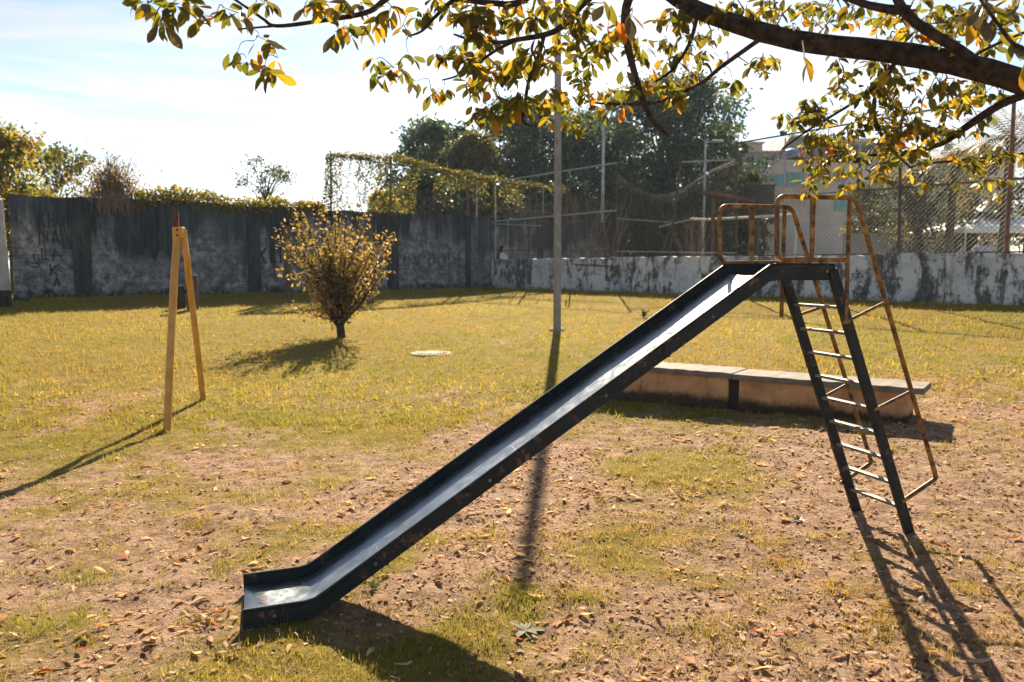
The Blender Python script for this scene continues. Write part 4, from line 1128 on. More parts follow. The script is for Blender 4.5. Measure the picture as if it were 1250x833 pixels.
hs = empty('house', far_base(925, 60), 'flat-roofed grey house with pinkish upper storey, leftmost of the houses', 'house')
house_part(hs, 'wall', 'house_grey', 896, 952, 185, 330, 60, 7)
house_part(hs, 'upper_wall', 'house_pink', 899, 931, 174.5, 185.2, 61.5, 4)
house_part(hs, 'roof', 'roof_sheet', 897, 934, 173, 174.8, 61.2, 4.6)
house_part(hs, 'roof', 'roof_sheet', 894, 954, 184, 185.6, 59.6, 1.6)
house_part(hs, 'door', 'house_dark', 911, 921, 192, 202, 59.93, .1)
house_part(hs, 'window', 'house_dark', 935, 945, 191, 197, 59.93, .1)
house_part(hs, 'column', 'house_pale', 921, 922.5, 186, 204, 59.8, .15)
hs = empty('house', far_base(1060, 58), 'unfinished house with concrete frame and dark openings right of the gabled one', 'house')
house_part(hs, 'wall', 'house_grey', 1036, 1092, 172, 330, 58, 7)
house_part(hs, 'roof_slab', 'house_pale', 1033, 1096, 169, 173, 57.5, 8)
for x0, x1 in ((1041, 1048), (1052, 1070), (1074, 1088)): house_part(hs, 'opening', 'house_dark', x0, x1, 177, 188, 57.94, .1)
hs = empty('house', far_base(1185, 66), 'distant pinkish house partly hidden by the palm fronds', 'house')
house_part(hs, 'wall', 'house_pink', 1168, 1240, 190, 330, 66, 8)
house_part(hs, 'lower_wall', 'house_grey', 1100, 1168, 195, 330, 67, 8)
mb = MB(); a, b, c = AT(1164, 192, 65.5), AT(1198, 177, 65.5), AT(1244, 191, 65.5)
for p, q_ in ((a, b), (b, c)): mb.hexa([p, q_, q_ + Vector((0, 8.6, 0)), p + Vector((0, 8.6, 0)), p + Z * .2, q_ + Z * .2, q_ + Vector((0, 8.6, .2)), p + Vector((0, 8.6, .2))])
mb.build('roof', 'roof_tile', hs)
house_part(hs, 'window', 'house_dark', 1180, 1192, 202, 214, 65.94, .1); house_part(hs, 'window', 'house_dark', 1206, 1218, 202, 214, 65.94, .1)
q = AT(966, 190, 57); wt = empty('water_tank', q, 'round blue water tank on the roof of the pale house', 'water tank')
r0 = 8.5 / FPX * 57
mb = MB(); mb.tube([q + Z * -.1, q + Z * .08, q + Z * .30], [r0 * .9, r0, r0 * .93], 18); mb.build('tank', 'tank_blue', wt, smooth=True)
mb = MB(); mb.tube([q + Z * .29, q + Z * .34, q + Z * .46, q + Z * .50], [r0 * .97, r0 * .97, r0 * .45, r0 * .15], 18); mb.build('lid', 'tank_blue', wt, smooth=True)
pr = empty('roof_hut', AT(975, 200, 56), 'small tiled roof hut below the blue water tank', 'roof hut')
mb = MB(); a, b, c = AT(956, 195.5, 55), AT(974, 189.5, 55), AT(990, 195.5, 55)
for p, q_ in ((a, b), (b, c)): mb.hexa([p, q_, q_ + Vector((0, 3, 0)), p + Vector((0, 3, 0)), p + Z * .12, q_ + Z * .12, q_ + Vector((0, 3, .12)), p + Vector((0, 3, .12))])
mb.build('roof', 'roof_tile', pr); house_part(pr, 'wall', 'house_pink', 958, 988, 195.6, 200, 55.3, 2.4)

# ------------------------------------------------------------------ right side: palms, trees, tent
def palm(px, Y, ptop, label, nf=26, fl_=2.6, pal=((0.075, 0.085, 0.035), (0.12, 0.12, 0.05))):
    b = far_base(px, Y); h_ = hgt(ptop, Y); root = empty('palm', b, label, 'palm tree', 'palms behind the right fence')
    mb = MB(); mb.tube([b - Z * .1, b + Vector((.05, 0, h_ * .5)), b + Vector((.1, 0, h_))], [.2, .15, .13], 9); mb.build('trunk', 'far_bark', root, smooth=True)
    vs, fs, cs = [], [], []; top_ = b + Vector((.1, 0, h_))
    for k in range(nf):
        a = random.uniform(0, 6.28); el = R(random.uniform(-10, 75)); l_ = fl_ * random.uniform(.8, 1.15)
        hv = Vector((math.cos(a), math.sin(a), 0)); col_ = Vector(pal[0]).lerp(Vector(pal[1]), random.random())
        p = top_.copy(); dv = hv * math.cos(el) + Z * math.sin(el); side = hv.cross(Z)
        for j in range(22):
            p2 = p + dv * l_ / 22; dv = (dv - Z * .085).normalized()
            tlen = .55 * math.sin(math.pi * (.12 + .83 * j / 22)) * fl_ / 2.6
            for sg in (-1, 1):
                t_ = p + (side * sg * .75 + dv * .55 - Z * .45).normalized() * tlen
                i0 = len(vs); vs += [tuple(p), tuple(p + dv * .05), tuple(t_)]; fs.append((i0, i0 + 1, i0 + 2)); cs += [tuple(col_)] * 3
            i0 = len(vs); vs += [tuple(p + side * .02), tuple(p - side * .02), tuple(p2)]; fs.append((i0, i0 + 1, i0 + 2)); cs += [tuple(col_)] * 3
            p = p2
    o_ = np_mesh('fronds', np.array(vs), np.array(fs), 'far_foliage', np.array(cs), root); o_['kind'] = 'stuff'
palm(1156, 30, 200, 'palm with feathery drooping crown beside the dark trunk behind the right fence', 30, 2.3)
palm(1222, 27, 172, 'palm with arching fronds behind the rusty post of the right fence', 28, 2.2, ((0.10, 0.085, 0.06), (0.16, 0.13, 0.09)))
palm(1290, 26, 150, 'palm mostly beyond the right edge of the picture', 24, 2.4)
RT = [(3, (0.028, 0.038, 0.02)), (2, (0.05, 0.06, 0.025)), (1, (0.12, 0.11, 0.03)), (.4, (0.30, 0.20, 0.05))]
for px, Y, w, tp, tr_, lb in ((1118, 31, 110, 205, .26, 'dark tree with thick trunk behind the middle of the right fence'), (1180, 34, 90, 228, .12, 'low dark tree between the thick trunk and the white tent'),
        (1062, 36, 64, 232, .1, 'leafy shrub with yellowish leaves at the end of the pale house'), (1250, 36, 80, 215, .12, 'dark tree above the white tent')):
    twiggy('tree', far_base(px, Y), w / 2 / FPX * Y, hgt(tp, Y), 4200, .15, RT, lb, 'tree', 'far_foliage', clumps=60, tight=.13, trunk_r=tr_, trunk_h=.42, group='trees behind the right fence')
gw = empty('garden_wall', far_base(1075, 33), 'plain grey yard wall behind the right fence', 'wall')
house_part(gw, 'wall', 'house_grey', 1030, 1130, 285, 330, 33, .2)
tn = empty('party_tent', far_base(1250, 32), 'white pointed party tent behind the right fence', 'tent')
Yt = 32; a0, a1 = AT(1178, 280, Yt), AT(1325, 280, Yt); zc = AT(1250, 259, Yt).z; ze = AT(1250, 279, Yt).z
cx = (a0.x + a1.x) / 2; hw = (a1.x - a0.x) / 2
mb = MB(); ring = []
for lv, (f_, z_) in enumerate(((1, ze - .18), (1, ze), (.62, ze + (zc - ze) * .45), (.28, zc), (.24, zc + .02))):
    ring.append([Vector((cx + sx * hw * f_, Yt + hw + sy * hw * f_, z_)) for sx, sy in ((-1, -1), (1, -1), (1, 1), (-1, 1))])
for r_ in ring: mb.v += [tuple(p) for p in r_]
for l_ in range(4):
    for k in range(4): k2 = (k + 1) % 4; mb.f.append((l_ * 4 + k, l_ * 4 + k2, l_ * 4 + 4 + k2, l_ * 4 + 4 + k))
mb.build('canopy', 'tent_white', tn)
mb = MB(); zz = AT(1250, 248, Yt).z
mb.v += [(cx + sx * hw * .36, Yt + hw + sy * hw * .36, zc + .16) for sx, sy in ((-1, -1), (1, -1), (1, 1), (-1, 1))] + [(cx, Yt + hw, zz + .35)]
mb.f += [(0, 1, 4), (1, 2, 4), (2, 3, 4), (3, 0, 4)]; mb.build('vent_cap', 'tent_white', tn)
for sx, sy in ((-1, -1), (1, -1), (1, 1), (-1, 1)):
    mb = MB(); mb.tube([(cx + sx * hw * .97, Yt + hw + sy * hw * .97, .8), (cx + sx * hw * .97, Yt + hw + sy * hw * .97, ze)], .03, 6); mb.build('leg', 'white_pipe', tn)
    mb = MB(); mb.tube([(cx + sx * hw * .25, Yt + hw + sy * hw * .25, zc), (cx + sx * hw * .25, Yt + hw + sy * hw * .25, zc + .18)], .02, 6); mb.build('cap_strut', 'white_pipe', tn)
rl = empty('low_railing', AT(1228, 300, 29), 'white pipe railing in front of the party tent', 'railing')
for px in (1208, 1245, 1285):
    mb = MB(); a = AT(px, 298, 29); mb.tube([Vector((a.x, 29, .86)), a], .025, 6); mb.build('post', 'white_pipe', rl)
mb = MB(); mb.tube([AT(1208, 298, 29), AT(1285, 297, 29)], .025, 6); mb.build('rail', 'white_pipe', rl)

# ================================================================== PEOPLE
def figure(name, base, H_, yaw, shirt, label, arm_up=True):
    """one continuous skinned body; head turned along yaw; hair, shirt and trousers are its clothes"""
    root = empty(name, base, label, 'person')
    Rz = Matrix.Rotation(yaw, 4, 'Z')
    def T(x, y, z): return base + (Rz @ Vector((x, y, z))) * H_
    def skin(nm, pts, edges, rad, mat, sub=2, par=root, root_i=0):
        me = bpy.data.meshes.new(nm); me.from_pydata([tuple(p) for p in pts], edges, []); me.materials.append(M[mat])
        bm = bmesh.new(); bm.from_mesh(me); lay = bm.verts.layers.skin.verify(); bm.verts.ensure_lookup_table()
        for i, v_ in enumerate(bm.verts):
            v_[lay].radius = (rad[i][0] * H_, rad[i][1] * H_) if isinstance(rad[i], tuple) else (rad[i] * H_,) * 2
            v_[lay].use_root = (i == root_i)
        bm.to_mesh(me); bm.free()
        o_ = link(nm, me, par); o_.modifiers.new('skin', 'SKIN'); m_ = o_.modifiers.new('sub', 'SUBSURF'); m_.levels = sub; m_.render_levels = sub
        for p_ in me.polygons: p_.use_smooth = True
        o_.modifiers['skin'].use_smooth_shade = True
        return o_
    # pelvis, spine, neck, head, arms (one hand raised to the cheek, the other resting), legs
    P_ = [T(0, 0, .52), T(0, 0, .62), T(0, .01, .74), T(0, .01, .82), T(0, .02, .865), T(0, .03, .91), T(0, .045, .955), T(0, .035, .985),
          T(.105, .01, .80), T(.13, .07, .68), T(.05, .14, .80 if arm_up else .60), T(.035, .115, .87 if arm_up else .55),
          T(-.105, .01, .80), T(-.13, .03, .66), T(-.08, .14, .60), T(-.03, .17, .60),
          T(.05, 0, .48), T(.055, .01, .27), T(.055, 0, .04), T(.055, .07, .015), T(-.05, 0, .48), T(-.055, .01, .27), T(-.055, 0, .04), T(-.055, .07, .015)]
    E_ = [(0, 1), (1, 2), (2, 3), (3, 4), (4, 5), (5, 6), (6, 7), (3, 8), (8, 9), (9, 10), (10, 11), (3, 12), (12, 13), (13, 14), (14, 15), (0, 16), (16, 17), (17, 18), (18, 19), (0, 20), (20, 21), (21, 22), (22, 23)]
    r_ = [(.085, .065), (.075, .055), (.095, .06), (.06, .045), .032, .052, .056, .045, .036, .028, .022, .022, .036, .028, .022, .022, .05, .036, .024, .02, .05, .036, .024, .02]
    skin('body', P_, E_, r_, 'skin')
    skin('shirt', P_[0:4] + [P_[8], P_[9], P_[9].lerp(P_[10], .9), P_[12], P_[13], P_[13].lerp(P_[14], .9)], [(0, 1), (1, 2), (2, 3), (3, 4), (4, 5), (5, 6), (3, 7), (7, 8), (8, 9)],
         [(.092, .072), (.084, .064), (.104, .068), (.064, .05), .045, .037, .031, .045, .037, .031], shirt)
    skin('trousers', [P_[0], P_[16], P_[17], P_[18], P_[20], P_[21], P_[22]], [(0, 1), (1, 2), (2, 3), (0, 4), (4, 5), (5, 6)], [(.09, .07), .06, .046, .034, .06, .046, .034], 'dark_cloth')
    skin('hair', [T(0, .0, .985), T(0, -.028, .95), T(0, -.036, .90), T(0, -.03, .84), T(0, .03, 1.005)], [(0, 1), (1, 2), (2, 3), (0, 4)], [.055, .054, .046, .03, .036], 'hair', root_i=1)
    mb = MB(); n0 = T(0, .098, .935); mb.tube([n0 + Vector((0, 0, .02 * H_)), n0 + (Rz @ Vector((0, .014, 0))) * H_, n0 - Vector((0, 0, .008 * H_))], [.004 * H_, .009 * H_, .004 * H_], 6); mb.build('nose', 'skin', root, smooth=True)
    for sx in (-1, 1):
        mb = MB(); e = T(sx * .022, .094, .952); mb.tube([e - Vector((0, 0, .006 * H_)), e, e + Vector((0, 0, .006 * H_))], [.002 * H_, .008 * H_, .002 * H_], 6); mb.build('eye', 'hair', root, smooth=True)
    mb = MB(); e = T(0, .092, .910); sd = Rz @ Vector((.018 * H_, 0, 0)); mb.tube([e - sd, e + Vector((0, 0, -.002 * H_)), e + sd], [.002 * H_, .004 * H_, .002 * H_], 5); mb.build('mouth', 'rust_dark', root, smooth=True)
b = LP(614, 316, .45); hh = AT(614, 301, b.y).z - .87
figure('person', Vector((b.x, b.y, .87)), hh, R(-125), 'white_shirt', 'person in a white top with hand to the face behind the low wall')
b = AT(1197, 300, 30.2)
figure('person', Vector((b.x, 30.2, .87)), AT(1197, 291, 30.2).z - .87, R(150), 'blue_shirt', 'person in a pale blue top behind the right fence near the tent', False)

# ================================================================== OVERHANGING TREE
def leaf_template(kind):
    """obovate leaf of unit length along +Y, folded at the midrib, curved; 16 triangles"""
    prof_ = ((0, .015), (.22, .13), (.45, .21), (.68, .215), (.86, .13), (1.0, .0))
    bend = (-.10, -.28, .12, -.42, -.18, .05)[kind]; fold = (.35, .15, .55, .30, .75, .20)[kind]; tw = (.1, -.2, .3, -.1, .2, -.35)[kind]
    vs, fs = [], []
    for t_, w_ in prof_:
        z0 = bend * t_ * t_; a = tw * t_
        for sx in (-1, 0, 1):
            x = sx * w_; z = abs(sx) * w_ * fold
            vs.append((x * math.cos(a) - z * math.sin(a), t_, z0 + x * math.sin(a) + z * math.cos(a)))
    for i in range(len(prof_) - 1):
        for k in range(2): fs.append((i * 3 + k, i * 3 + k + 1, i * 3 + 4 + k, i * 3 + 3 + k))
    return np.array(vs), np.array(fs)
TPL = [leaf_template(k) for k in range(6)]
LEAF_ME = {}
def leaf_mesh(kind, mat):
    if (kind, mat) not in LEAF_ME:
        me = bpy.data.meshes.new('leaf'); me.from_pydata([tuple(v_) for v_ in TPL[kind][0]], [], [tuple(int(i) for i in f_) for f_ in TPL[kind][1]])
        me.materials.append(M[mat]); me.shade_smooth(); me.update(); LEAF_ME[(kind, mat)] = me
    return LEAF_ME[(kind, mat)]
ot = empty('overhanging_tree', (3.9, 3.3, 0), 'overhanging tree with thick dark limb and yellowing leaves along the top', 'tree')
BR = [  # image path, depth start and end, half thickness in pixels
    ('limb', [(1600, 230), (1420, 160), (1250, 101), (1180, 81), (1090, 64), (980, 51), (900, 30), (825, -2), (740, -70), (600, -150)], 3.1, 4.1, [26, 20, 14.5, 14, 13, 12, 10.5, 9, 7, 5]),
    ('branch', [(1210, 88), (1165, 58), (1125, 33), (1100, 8), (1080, -40), (1040, -110)], 3.15, 3.5, [7, 6.4, 6, 5.6, 5, 4]),
    ('branch', [(1110, 14), (1075, 10), (1040, 0), (1000, -20)], 3.25, 3.4, [7, 5, 4, 3]),
    ('branch', [(800, -30), (770, -5), (763, 32), (772, 80), (788, 130), (800, 152), (817, 166)], 3.5, 3.6, [6, 5.5, 5, 4, 3.2, 2.5, 1.5]),
    ('branch', [(800, -70), (717, 0), (694, 26), (671, 41), (630, 49), (610, 52), (577, 49), (554, 42)], 3.8, 4.0, [6, 4.5, 4, 3.5, 2.8, 2.4, 1.8, 1.2]),
    ('branch', [(630, 49), (605, 62), (585, 76), (560, 92), (540, 98)], 3.95, 4.1, [2.2, 1.9, 1.6, 1.3, .9]),
    ('branch', [(664, 44), (659, 64), (646, 97), (640, 133), (638, 148), (650, 155)], 3.9, 3.9, [2.5, 2.4, 2.2, 2, 1.6, 1]),
    ('branch', [(720, -60), (640, 0), (600, 4), (556, 1), (532, 20), (515, 38), (500, 44)], 4.0, 4.2, [5, 4, 3.6, 3, 2.2, 1.6, 1]),
    ('branch', [(600, -90), (520, -40), (470, 0), (446, 16), (390, 26), (338, 32), (322, 24), (302, 10), (270, -8), (220, -14), (180, 4)], 3.7, 3.7, [5, 4.5, 3.6, 3.2, 2.6, 2.2, 1.8, 1.6, 1.3, 1.1, .8]),
    ('branch', [(338, 32), (312, 34), (290, 36)], 3.7, 3.7, [1.5, 1.2, .8]),
    ('branch', [(1420, 170), (1330, 100), (1235, 122), (1180, 155), (1150, 175), (1110, 186), (1060, 190)], 3.6, 4.2, [9, 7, 5, 4.2, 3.2, 2.4, 1.4]),
    ('branch', [(1092, 78), (1080, 95), (1066, 130), (1076, 165), (1098, 192), (1112, 205)], 3.4, 4.1, [3, 2.6, 2.2, 2, 1.6, 1]),
    ('branch', [(1075, 100), (1050, 120), (1010, 145), (985, 160), (955, 182)], 3.5, 4.2, [2, 1.8, 1.6, 1.3, .9]),
    ('branch', [(925, 50), (880, 82), (853, 103), (800, 125), (743, 127), (715, 124)], 3.6, 4.2, [3, 2.6, 2.2, 2, 1.5, 1]),
    ('branch', [(851, 20), (841, 55), (818, 88), (790, 105)], 3.6, 3.9, [2.6, 2.2, 1.8, 1.2]),
    ('branch', [(1000, 55), (970, 40), (930, 28), (890, 20), (850, 16)], 3.3, 3.7, [2, 1.8, 1.6, 1.4, 1]),
    ('branch', [(1250, 40), (1200, 62), (1160, 90)], 3.6, 3.4, [1.8, 1.8, 1.6]),
    ('branch', [(1110, 205), (1130, 200), (1180, 195), (1230, 190), (1260, 186)], 4.1, 4.3, [1.4, 1.4, 1.4, 1.2, 1]),
    ('branch', [(1400, 20), (1320, 40), (1250, 60), (1215, 25), (1190, -10)], 2.6, 2.7, [4, 3, 2.6, 2, 1.4]),
]
NODES = []                                             # points the twigs may start from: (Vector)
for nm, path, d0, d1, hw_ in BR:
    k = len(path); p3 = [AT(x, y, d0 + (d1 - d0) * i / (k - 1)) for i, (x, y) in enumerate(path)]
    sm = spline(p3, 5); rr = []
    for i in range(len(sm)):
        u_ = i / 5; i0 = min(int(u_), k - 2); h_ = hw_[i0] + (hw_[i0 + 1] - hw_[i0]) * (u_ - i0)
        rr.append(max(h_ / FPX * sm[i].y * random.uniform(.95, 1.05), .0015))
    if nm == 'limb': sm = [Vector((3.95, 3.35, -.2)), Vector((3.9, 3.3, 1.0)), Vector((3.75, 3.25, 1.75))] + sm; rr = [.17, .15, .125] + rr
    mb = MB(); mb.tube(sm, rr, 12 if nm == 'limb' else 7); mb.build(nm, 'bark', ot, smooth=True)
    NODES += [Vector(p) for p in sm[(6 if nm == 'limb' else 0):]]
CL = """178,6 200,18 210,6 194,36d 224,6 244,32 240,10 260,28o 274,18 292,22 322,8 288,72d 300,78 312,56o 338,74o 322,90 332,94 326,56 374,8 390,6
410,44d 418,40 430,40 454,40 490,40 458,80 466,98 482,88 498,72 490,92 534,70 506,106d 526,112 542,116 566,72 574,80 582,34 570,18 590,52 602,44 594,92 610,88 574,108 634,76
598,136 622,136 638,128 553,64 543,74 566,74 587,95 584,105 602,118 577,113 615,92 633,100 625,82 638,77 579,140 595,144 615,146 635,128 659,125 671,115 682,120 694,128 671,82 661,84 679,64 656,54d
646,31 653,23 676,10y 697,36 707,26 707,74 717,61 702,97 714,105y 694,150 671,150y 564,26 579,10 605,26 597,15 577,43 589,51 736,10D 753,24O 772,26D 736,55 738,70 705,29 712,106 722,82 729,120 714,120 743,113 748,125 772,113
758,134o 794,94o 803,108 791,108y 815,101 825,115 825,127y 834,127y 810,53 803,31 820,22 834,29 839,22 854,46 830,48 849,53 868,50 878,43 882,74y 863,70 844,94 839,103 813,74 786,58 772,58 782,74 765,91d 918,82 930,77 940,79 947,84 897,106
981,14 971,34 988,26 930,7 952,26d 911,12 962,17 984,78B 984,24o 1004,38d 1014,34y 1035,19d 1026,31 1064,29 1093,43 1083,26 1081,53 1114,14 1124,7 1148,14 1134,22 1155,29 1162,38 1191,38B 1201,31D 1227,34y 1208,10D 1239,55B 1244,79B 1210,60 1196,49o
1026,84 1023,106 1045,88 1062,86 1078,86 1088,86 1087,96 1095,106 1045,118 1030,120 1057,110 1086,120 1088,137o 1069,134 1100,134 1112,108 1122,96 1136,118d 1148,108 1155,100y 1153,130 1172,120y 1184,118 1191,108 1203,118 1220,115 997,134 987,130 1009,122 985,146 994,146 1011,151y
1033,142 1042,154 1052,149 1074,149 1035,166 1071,170 1090,161 1100,154 1114,158 1129,163 1122,149 1148,163 1162,161 1155,144 1184,134 1196,154 1191,166 1206,144 1028,178 1014,173 1002,180 1040,190y 1081,182 1100,178 1105,190 1071,190 1186,197 1208,192 1232,194
956,147 968,157 981,149 998,169 991,171 1011,151y 1012,173 999,196 999,205 1004,213y 999,221y 988,231 984,245y 1014,198 1020,215y 1034,226y 1037,202y 1043,192 1053,202 1028,235 1089,137 1082,158 1094,168 1106,161 1118,154 1130,163 1144,166 1084,190 1096,194 1082,204 1075,211 1111,212y 1128,199 1180,199 1190,211 1171,226 1188,204 1204,192 1221,194 1248,197 1226,226 1209,226
640,12 625,30 615,12 660,10 690,12 720,12 745,42 700,55 650,70 550,12 535,8 520,22 505,28 480,10 470,22 440,8 420,12 400,14 860,30 875,14 895,8 920,22 945,8 1000,12 1015,8 1045,34 1055,14 1075,40 1100,26 1110,40 1130,38 1145,52 1170,16 1180,28 1215,40 1235,12 1225,50 1160,60 1240,22 1195,14 1060,70 1030,60 1150,80""".split()
items = []
for tkn in CL:
    a, b = tkn.split(','); kd = b[-1] if b[-1].isalpha() else ''
    items.append((float(a) + random.gauss(0, 1.5), float(b.rstrip('dyoDOB')) + random.gauss(0, 1.5), kd))
for (a, b, kd) in list(items):
    if a > 560 and kd in ('', 'y') and random.random() < .7: items.append((a + random.gauss(0, 12), b + random.gauss(0, 9), ''))
for k in range(150):                                   # the crown goes on above the picture
    items.append((random.uniform(120, 1500), random.uniform(-330, -18), 'U'))
leaves = []; twigs = 0
def near_node(px, py):
    best, bd = None, 1e9
    for n_ in NODES:
        q_ = n_ - EYEV; f_ = q_.y * cp - q_.z * sp
        x = 625 + FPX * q_.x / f_; y = 416.5 - FPX * (q_.y * sp + q_.z * cp) / f_
        d_ = (x - px) ** 2 + ((y - py) * (1.0 if y < py else 1.25)) ** 2
        if d_ < bd: bd, best = d_, n_
    return best, bd ** .5
pend = [(near_node(i_[0], i_[1])[1], i_) for i_ in items]
pend.sort(key=lambda e: e[0])
for _, (px, py, kd) in pend:
    nd, dist = near_node(px, py)
    dep = nd.y + random.gauss(0, .10) + (random.uniform(0, .8) if kd == 'U' else 0)
    if px > 840 and -30 < py < 95 and kd not in ('D', 'O', 'B'): dep += .38
    if kd in ('D', 'O', 'B'): dep = min(dep, 2.7)
    ctr = AT(px, py - 5, max(dep, 2.3))
    if (ctr - nd).length > .02:
        m_ = nd.lerp(ctr, .55) + Vector((random.gauss(0, .012), random.gauss(0, .02), random.uniform(.0, .04)))
        pth = spline([nd, m_, ctr], 4); r0 = min(.0042, .0016 + (ctr - nd).length * .006)
        mb = MB(); mb.tube(pth, [r0 * (1 - .6 * i / len(pth)) for i in range(len(pth))], 5, cap=False); mb.build('twig', 'bark', ot)
        NODES.append(Vector(pth[6])); NODES.append(ctr.copy())
    nl = {'': random.choice((5, 6, 7, 8)) + (2 if px > 940 and py > 95 else 0), 'd': 4, 'y': random.choice((2, 3)), 'o': 2, 'D': 3, 'O': 3, 'B': 2, 'U': 6}[kd]
    a0 = random.uniform(0, 6.28)
    for k in range(nl):
        a = a0 + 2 * math.pi * k / nl + random.gauss(0, .35); dr = random.uniform(.05, 1.5) if kd in ('', 'U', 'y') else random.uniform(.9, 2.4)
        dv = Vector((math.cos(a), math.sin(a), -dr)).normalized()
        sz = random.uniform(.066, .105) * (.60 if (px > 940 and py > 95) else (.74 if px > 700 else (.88 if px > 480 else 1.0))) * (1.0 if kd not in ('D', 'O', 'B') else 1.25)
        if kd in ('D', 'd'): mt = 'leaf_dull' if random.random() < .7 else 'leaf_olive'
        elif kd in ('o', 'O'): mt = random.choice(('leaf_orange', 'leaf_orange', 'leaf_yellow'))
        elif kd == 'y': mt = 'leaf_yellow'
        else: mt = random.choices(('leaf_olive', 'leaf_yellow', 'leaf_dull', 'leaf_orange'), (6, 2.2, 1.6, .18))[0]
        roll = Quaternion(dv, random.gauss(0, .7))
        Qm = dv.to_track_quat('Y', 'Z')
        leaves.append((ctr + dv * .006 + Vector((random.gauss(0, .012), random.gauss(0, .012), random.gauss(0, .012))), roll @ Qm, sz, mt, random.randrange(6), sz / max(ctr.y, .5) * (0 if kd == 'U' else 1)))
leaves.sort(key=lambda l: -l[5])
for (p, q_, sz, mt, kd, _) in leaves[:300]:
    o_ = bpy.data.objects.new('leaf', leaf_mesh(kd, mt)); COL.objects.link(o_); o_.parent = ot
    o_.location = p - ot.location; o_.rotation_mode = 'QUATERNION'; o_.rotation_quaternion = q_; o_.scale = (sz,) * 3
LC = {'leaf_olive': (0.13, 0.125, 0.018), 'leaf_yellow': (0.33, 0.215, 0.02), 'leaf_orange': (0.50, 0.15, 0.012), 'leaf_dull': (0.10, 0.08, 0.037)}
def bulk(name, lst, mat, parent, colf):
    vs, fs, cs = [], [], []; nb = 0
    for (p, q_, sz, mt, kd, _) in lst:
        v_, f_ = TPL[kd]
        Rm = np.array(q_.to_matrix()); w_ = (v_ * sz) @ Rm.T + np.array(tuple(p))
        vs.append(w_); fs.append(f_ + nb); nb += len(v_); cs.append(np.repeat(np.array([colf(mt)]) * random.uniform(.75, 1.3), len(v_), axis=0))
    o_ = np_mesh(name, np.concatenate(vs), np.concatenate(fs), mat, np.concatenate(cs), parent); o_.data.shade_smooth(); o_['kind'] = 'stuff'; return o_
bulk('leaves', leaves[300:], 'foliage', ot, lambda m_: LC[m_])

# ================================================================== FALLEN LEAVES
def dry_template(kind):
    """curled dry leaf of unit length, rolled along its length"""
    curl = (.8, .4, 1.3, .25, .6, .9)[kind]; arch = (.25, -.15, .35, .1, -.3, .15)[kind]; wd = (.17, .20, .26, .19, .14, .21)[kind]
    prof_ = ((0, .05), (.2, .6), (.45, 1), (.7, .9), (.88, .5), (1, .06)); vs, fs = [], []
    for t_, w_ in prof_:
        for j in range(4):
            s_ = (j / 3 - .5) * 2; a = s_ * curl * (.7 + .5 * t_)
            rr_ = wd * w_ / max(curl, .3)
            vs.append((rr_ * math.sin(a), t_ - .5, rr_ * (1 - math.cos(a)) + arch * (t_ - .5) ** 2 * 1.2 + .05 * math.sin(5 * t_ + s_ + kind)))
    for i in range(5):
        for k in range(3): fs.append((i * 4 + k, i * 4 + k + 1, i * 4 + 5 + k, i * 4 + 4 + k))
    return np.array(vs), np.array(fs)
DT = [dry_template(k) for k in range(6)]; DRY_ME = {}
def dry_mesh(kind, mat):
    if (kind, mat) not in DRY_ME:
        me = bpy.data.meshes.new('fallen_leaf'); me.from_pydata([tuple(v_) for v_ in DT[kind][0]], [], [tuple(int(i) for i in f_) for f_ in DT[kind][1]])
        me.materials.append(M[mat]); me.shade_smooth(); me.update(); DRY_ME[(kind, mat)] = me
    return DRY_ME[(kind, mat)]
def lay(p, sz, mat, label, group=None, tilt=.22, yaw=None, kind=None):
    o_ = bpy.data.objects.new('fallen_leaf', dry_mesh(random.randrange(6) if kind is None else kind, mat)); COL.objects.link(o_)
    o_.location = p; o_.rotation_euler = (random.gauss(0, tilt) + (math.pi if random.random() < .35 else 0), random.gauss(0, tilt), random.uniform(0, 6.28) if yaw is None else yaw); o_.scale = (sz * random.uniform(.8, 1.2), sz, sz)
    return tag(o_, label, 'leaf', group)
def gp_(px, py, dz=.012):
    p = G(px, py); p.z = float(surf(p.x, p.y)) + dz; return p
for px, py, mt, sz, lb in ((151, 680, 'dry_red', .085, 'dark red fallen leaf on the dry grass left of the slide foot'), (953, 776, 'dry_red', .065, 'red fallen leaf, the longer of two near the bottom right'),
        (920, 772, 'dry_red', .045, 'small red fallen leaf just left of the longer red one'), (828, 667, 'dry_red', .05, 'red fallen leaf on the green patch right of the pole shadow'),
        (946, 687, 'dry_orange', .075, 'single orange leaf on the soil between green patch and ladder'), (1152, 669, 'dry_red', .065, 'red fallen leaf on the soil just right of the ladder foot'),
        (266, 754, 'dry_orange', .07, 'bright orange leaf in the heap at the foot of the slide'), (124, 772, 'dry_orange', .06, 'orange-tan leaf lying at the left of the leaf heap'), (56, 826, 'dry_orange', .06, 'orange leaf at the bottom left corner'),
        (1143, 566, 'dry_red', .05, 'small red leaf beside the lowest bend of the handrail'), (632, 780, 'dry_red', .07, 'dark red leaf lying on the grey-green rosette weed'), (262, 768, 'dry_red', .06, 'dull red leaf among the brown ones at the slide foot'),
        (100, 797, 'dry_red', .05, 'red-brown leaf among tan ones near the lower left')):
    lay(gp_(px, py, .018), sz, mt, lb)
for px, py, mt, sz, lb in ((364, 712, 'dry_brown', .085, 'dark brown leaf lying highest on the slide end'), (345, 722, 'dry_tan', .035, 'small tan leaf fragment on the slide end'), (322, 731, 'dry_orange', .045, 'brown-orange leaf nearest the slide lip'), (381, 706, 'dry_brown', .05, 'brown leaf at the bend of the chute floor')):
    d_ = ray(px, py); t_ = (.052 - EYE) / d_.z; lay(EYEV + d_ * t_, sz, mt, lb, tilt=.12)
cand = []
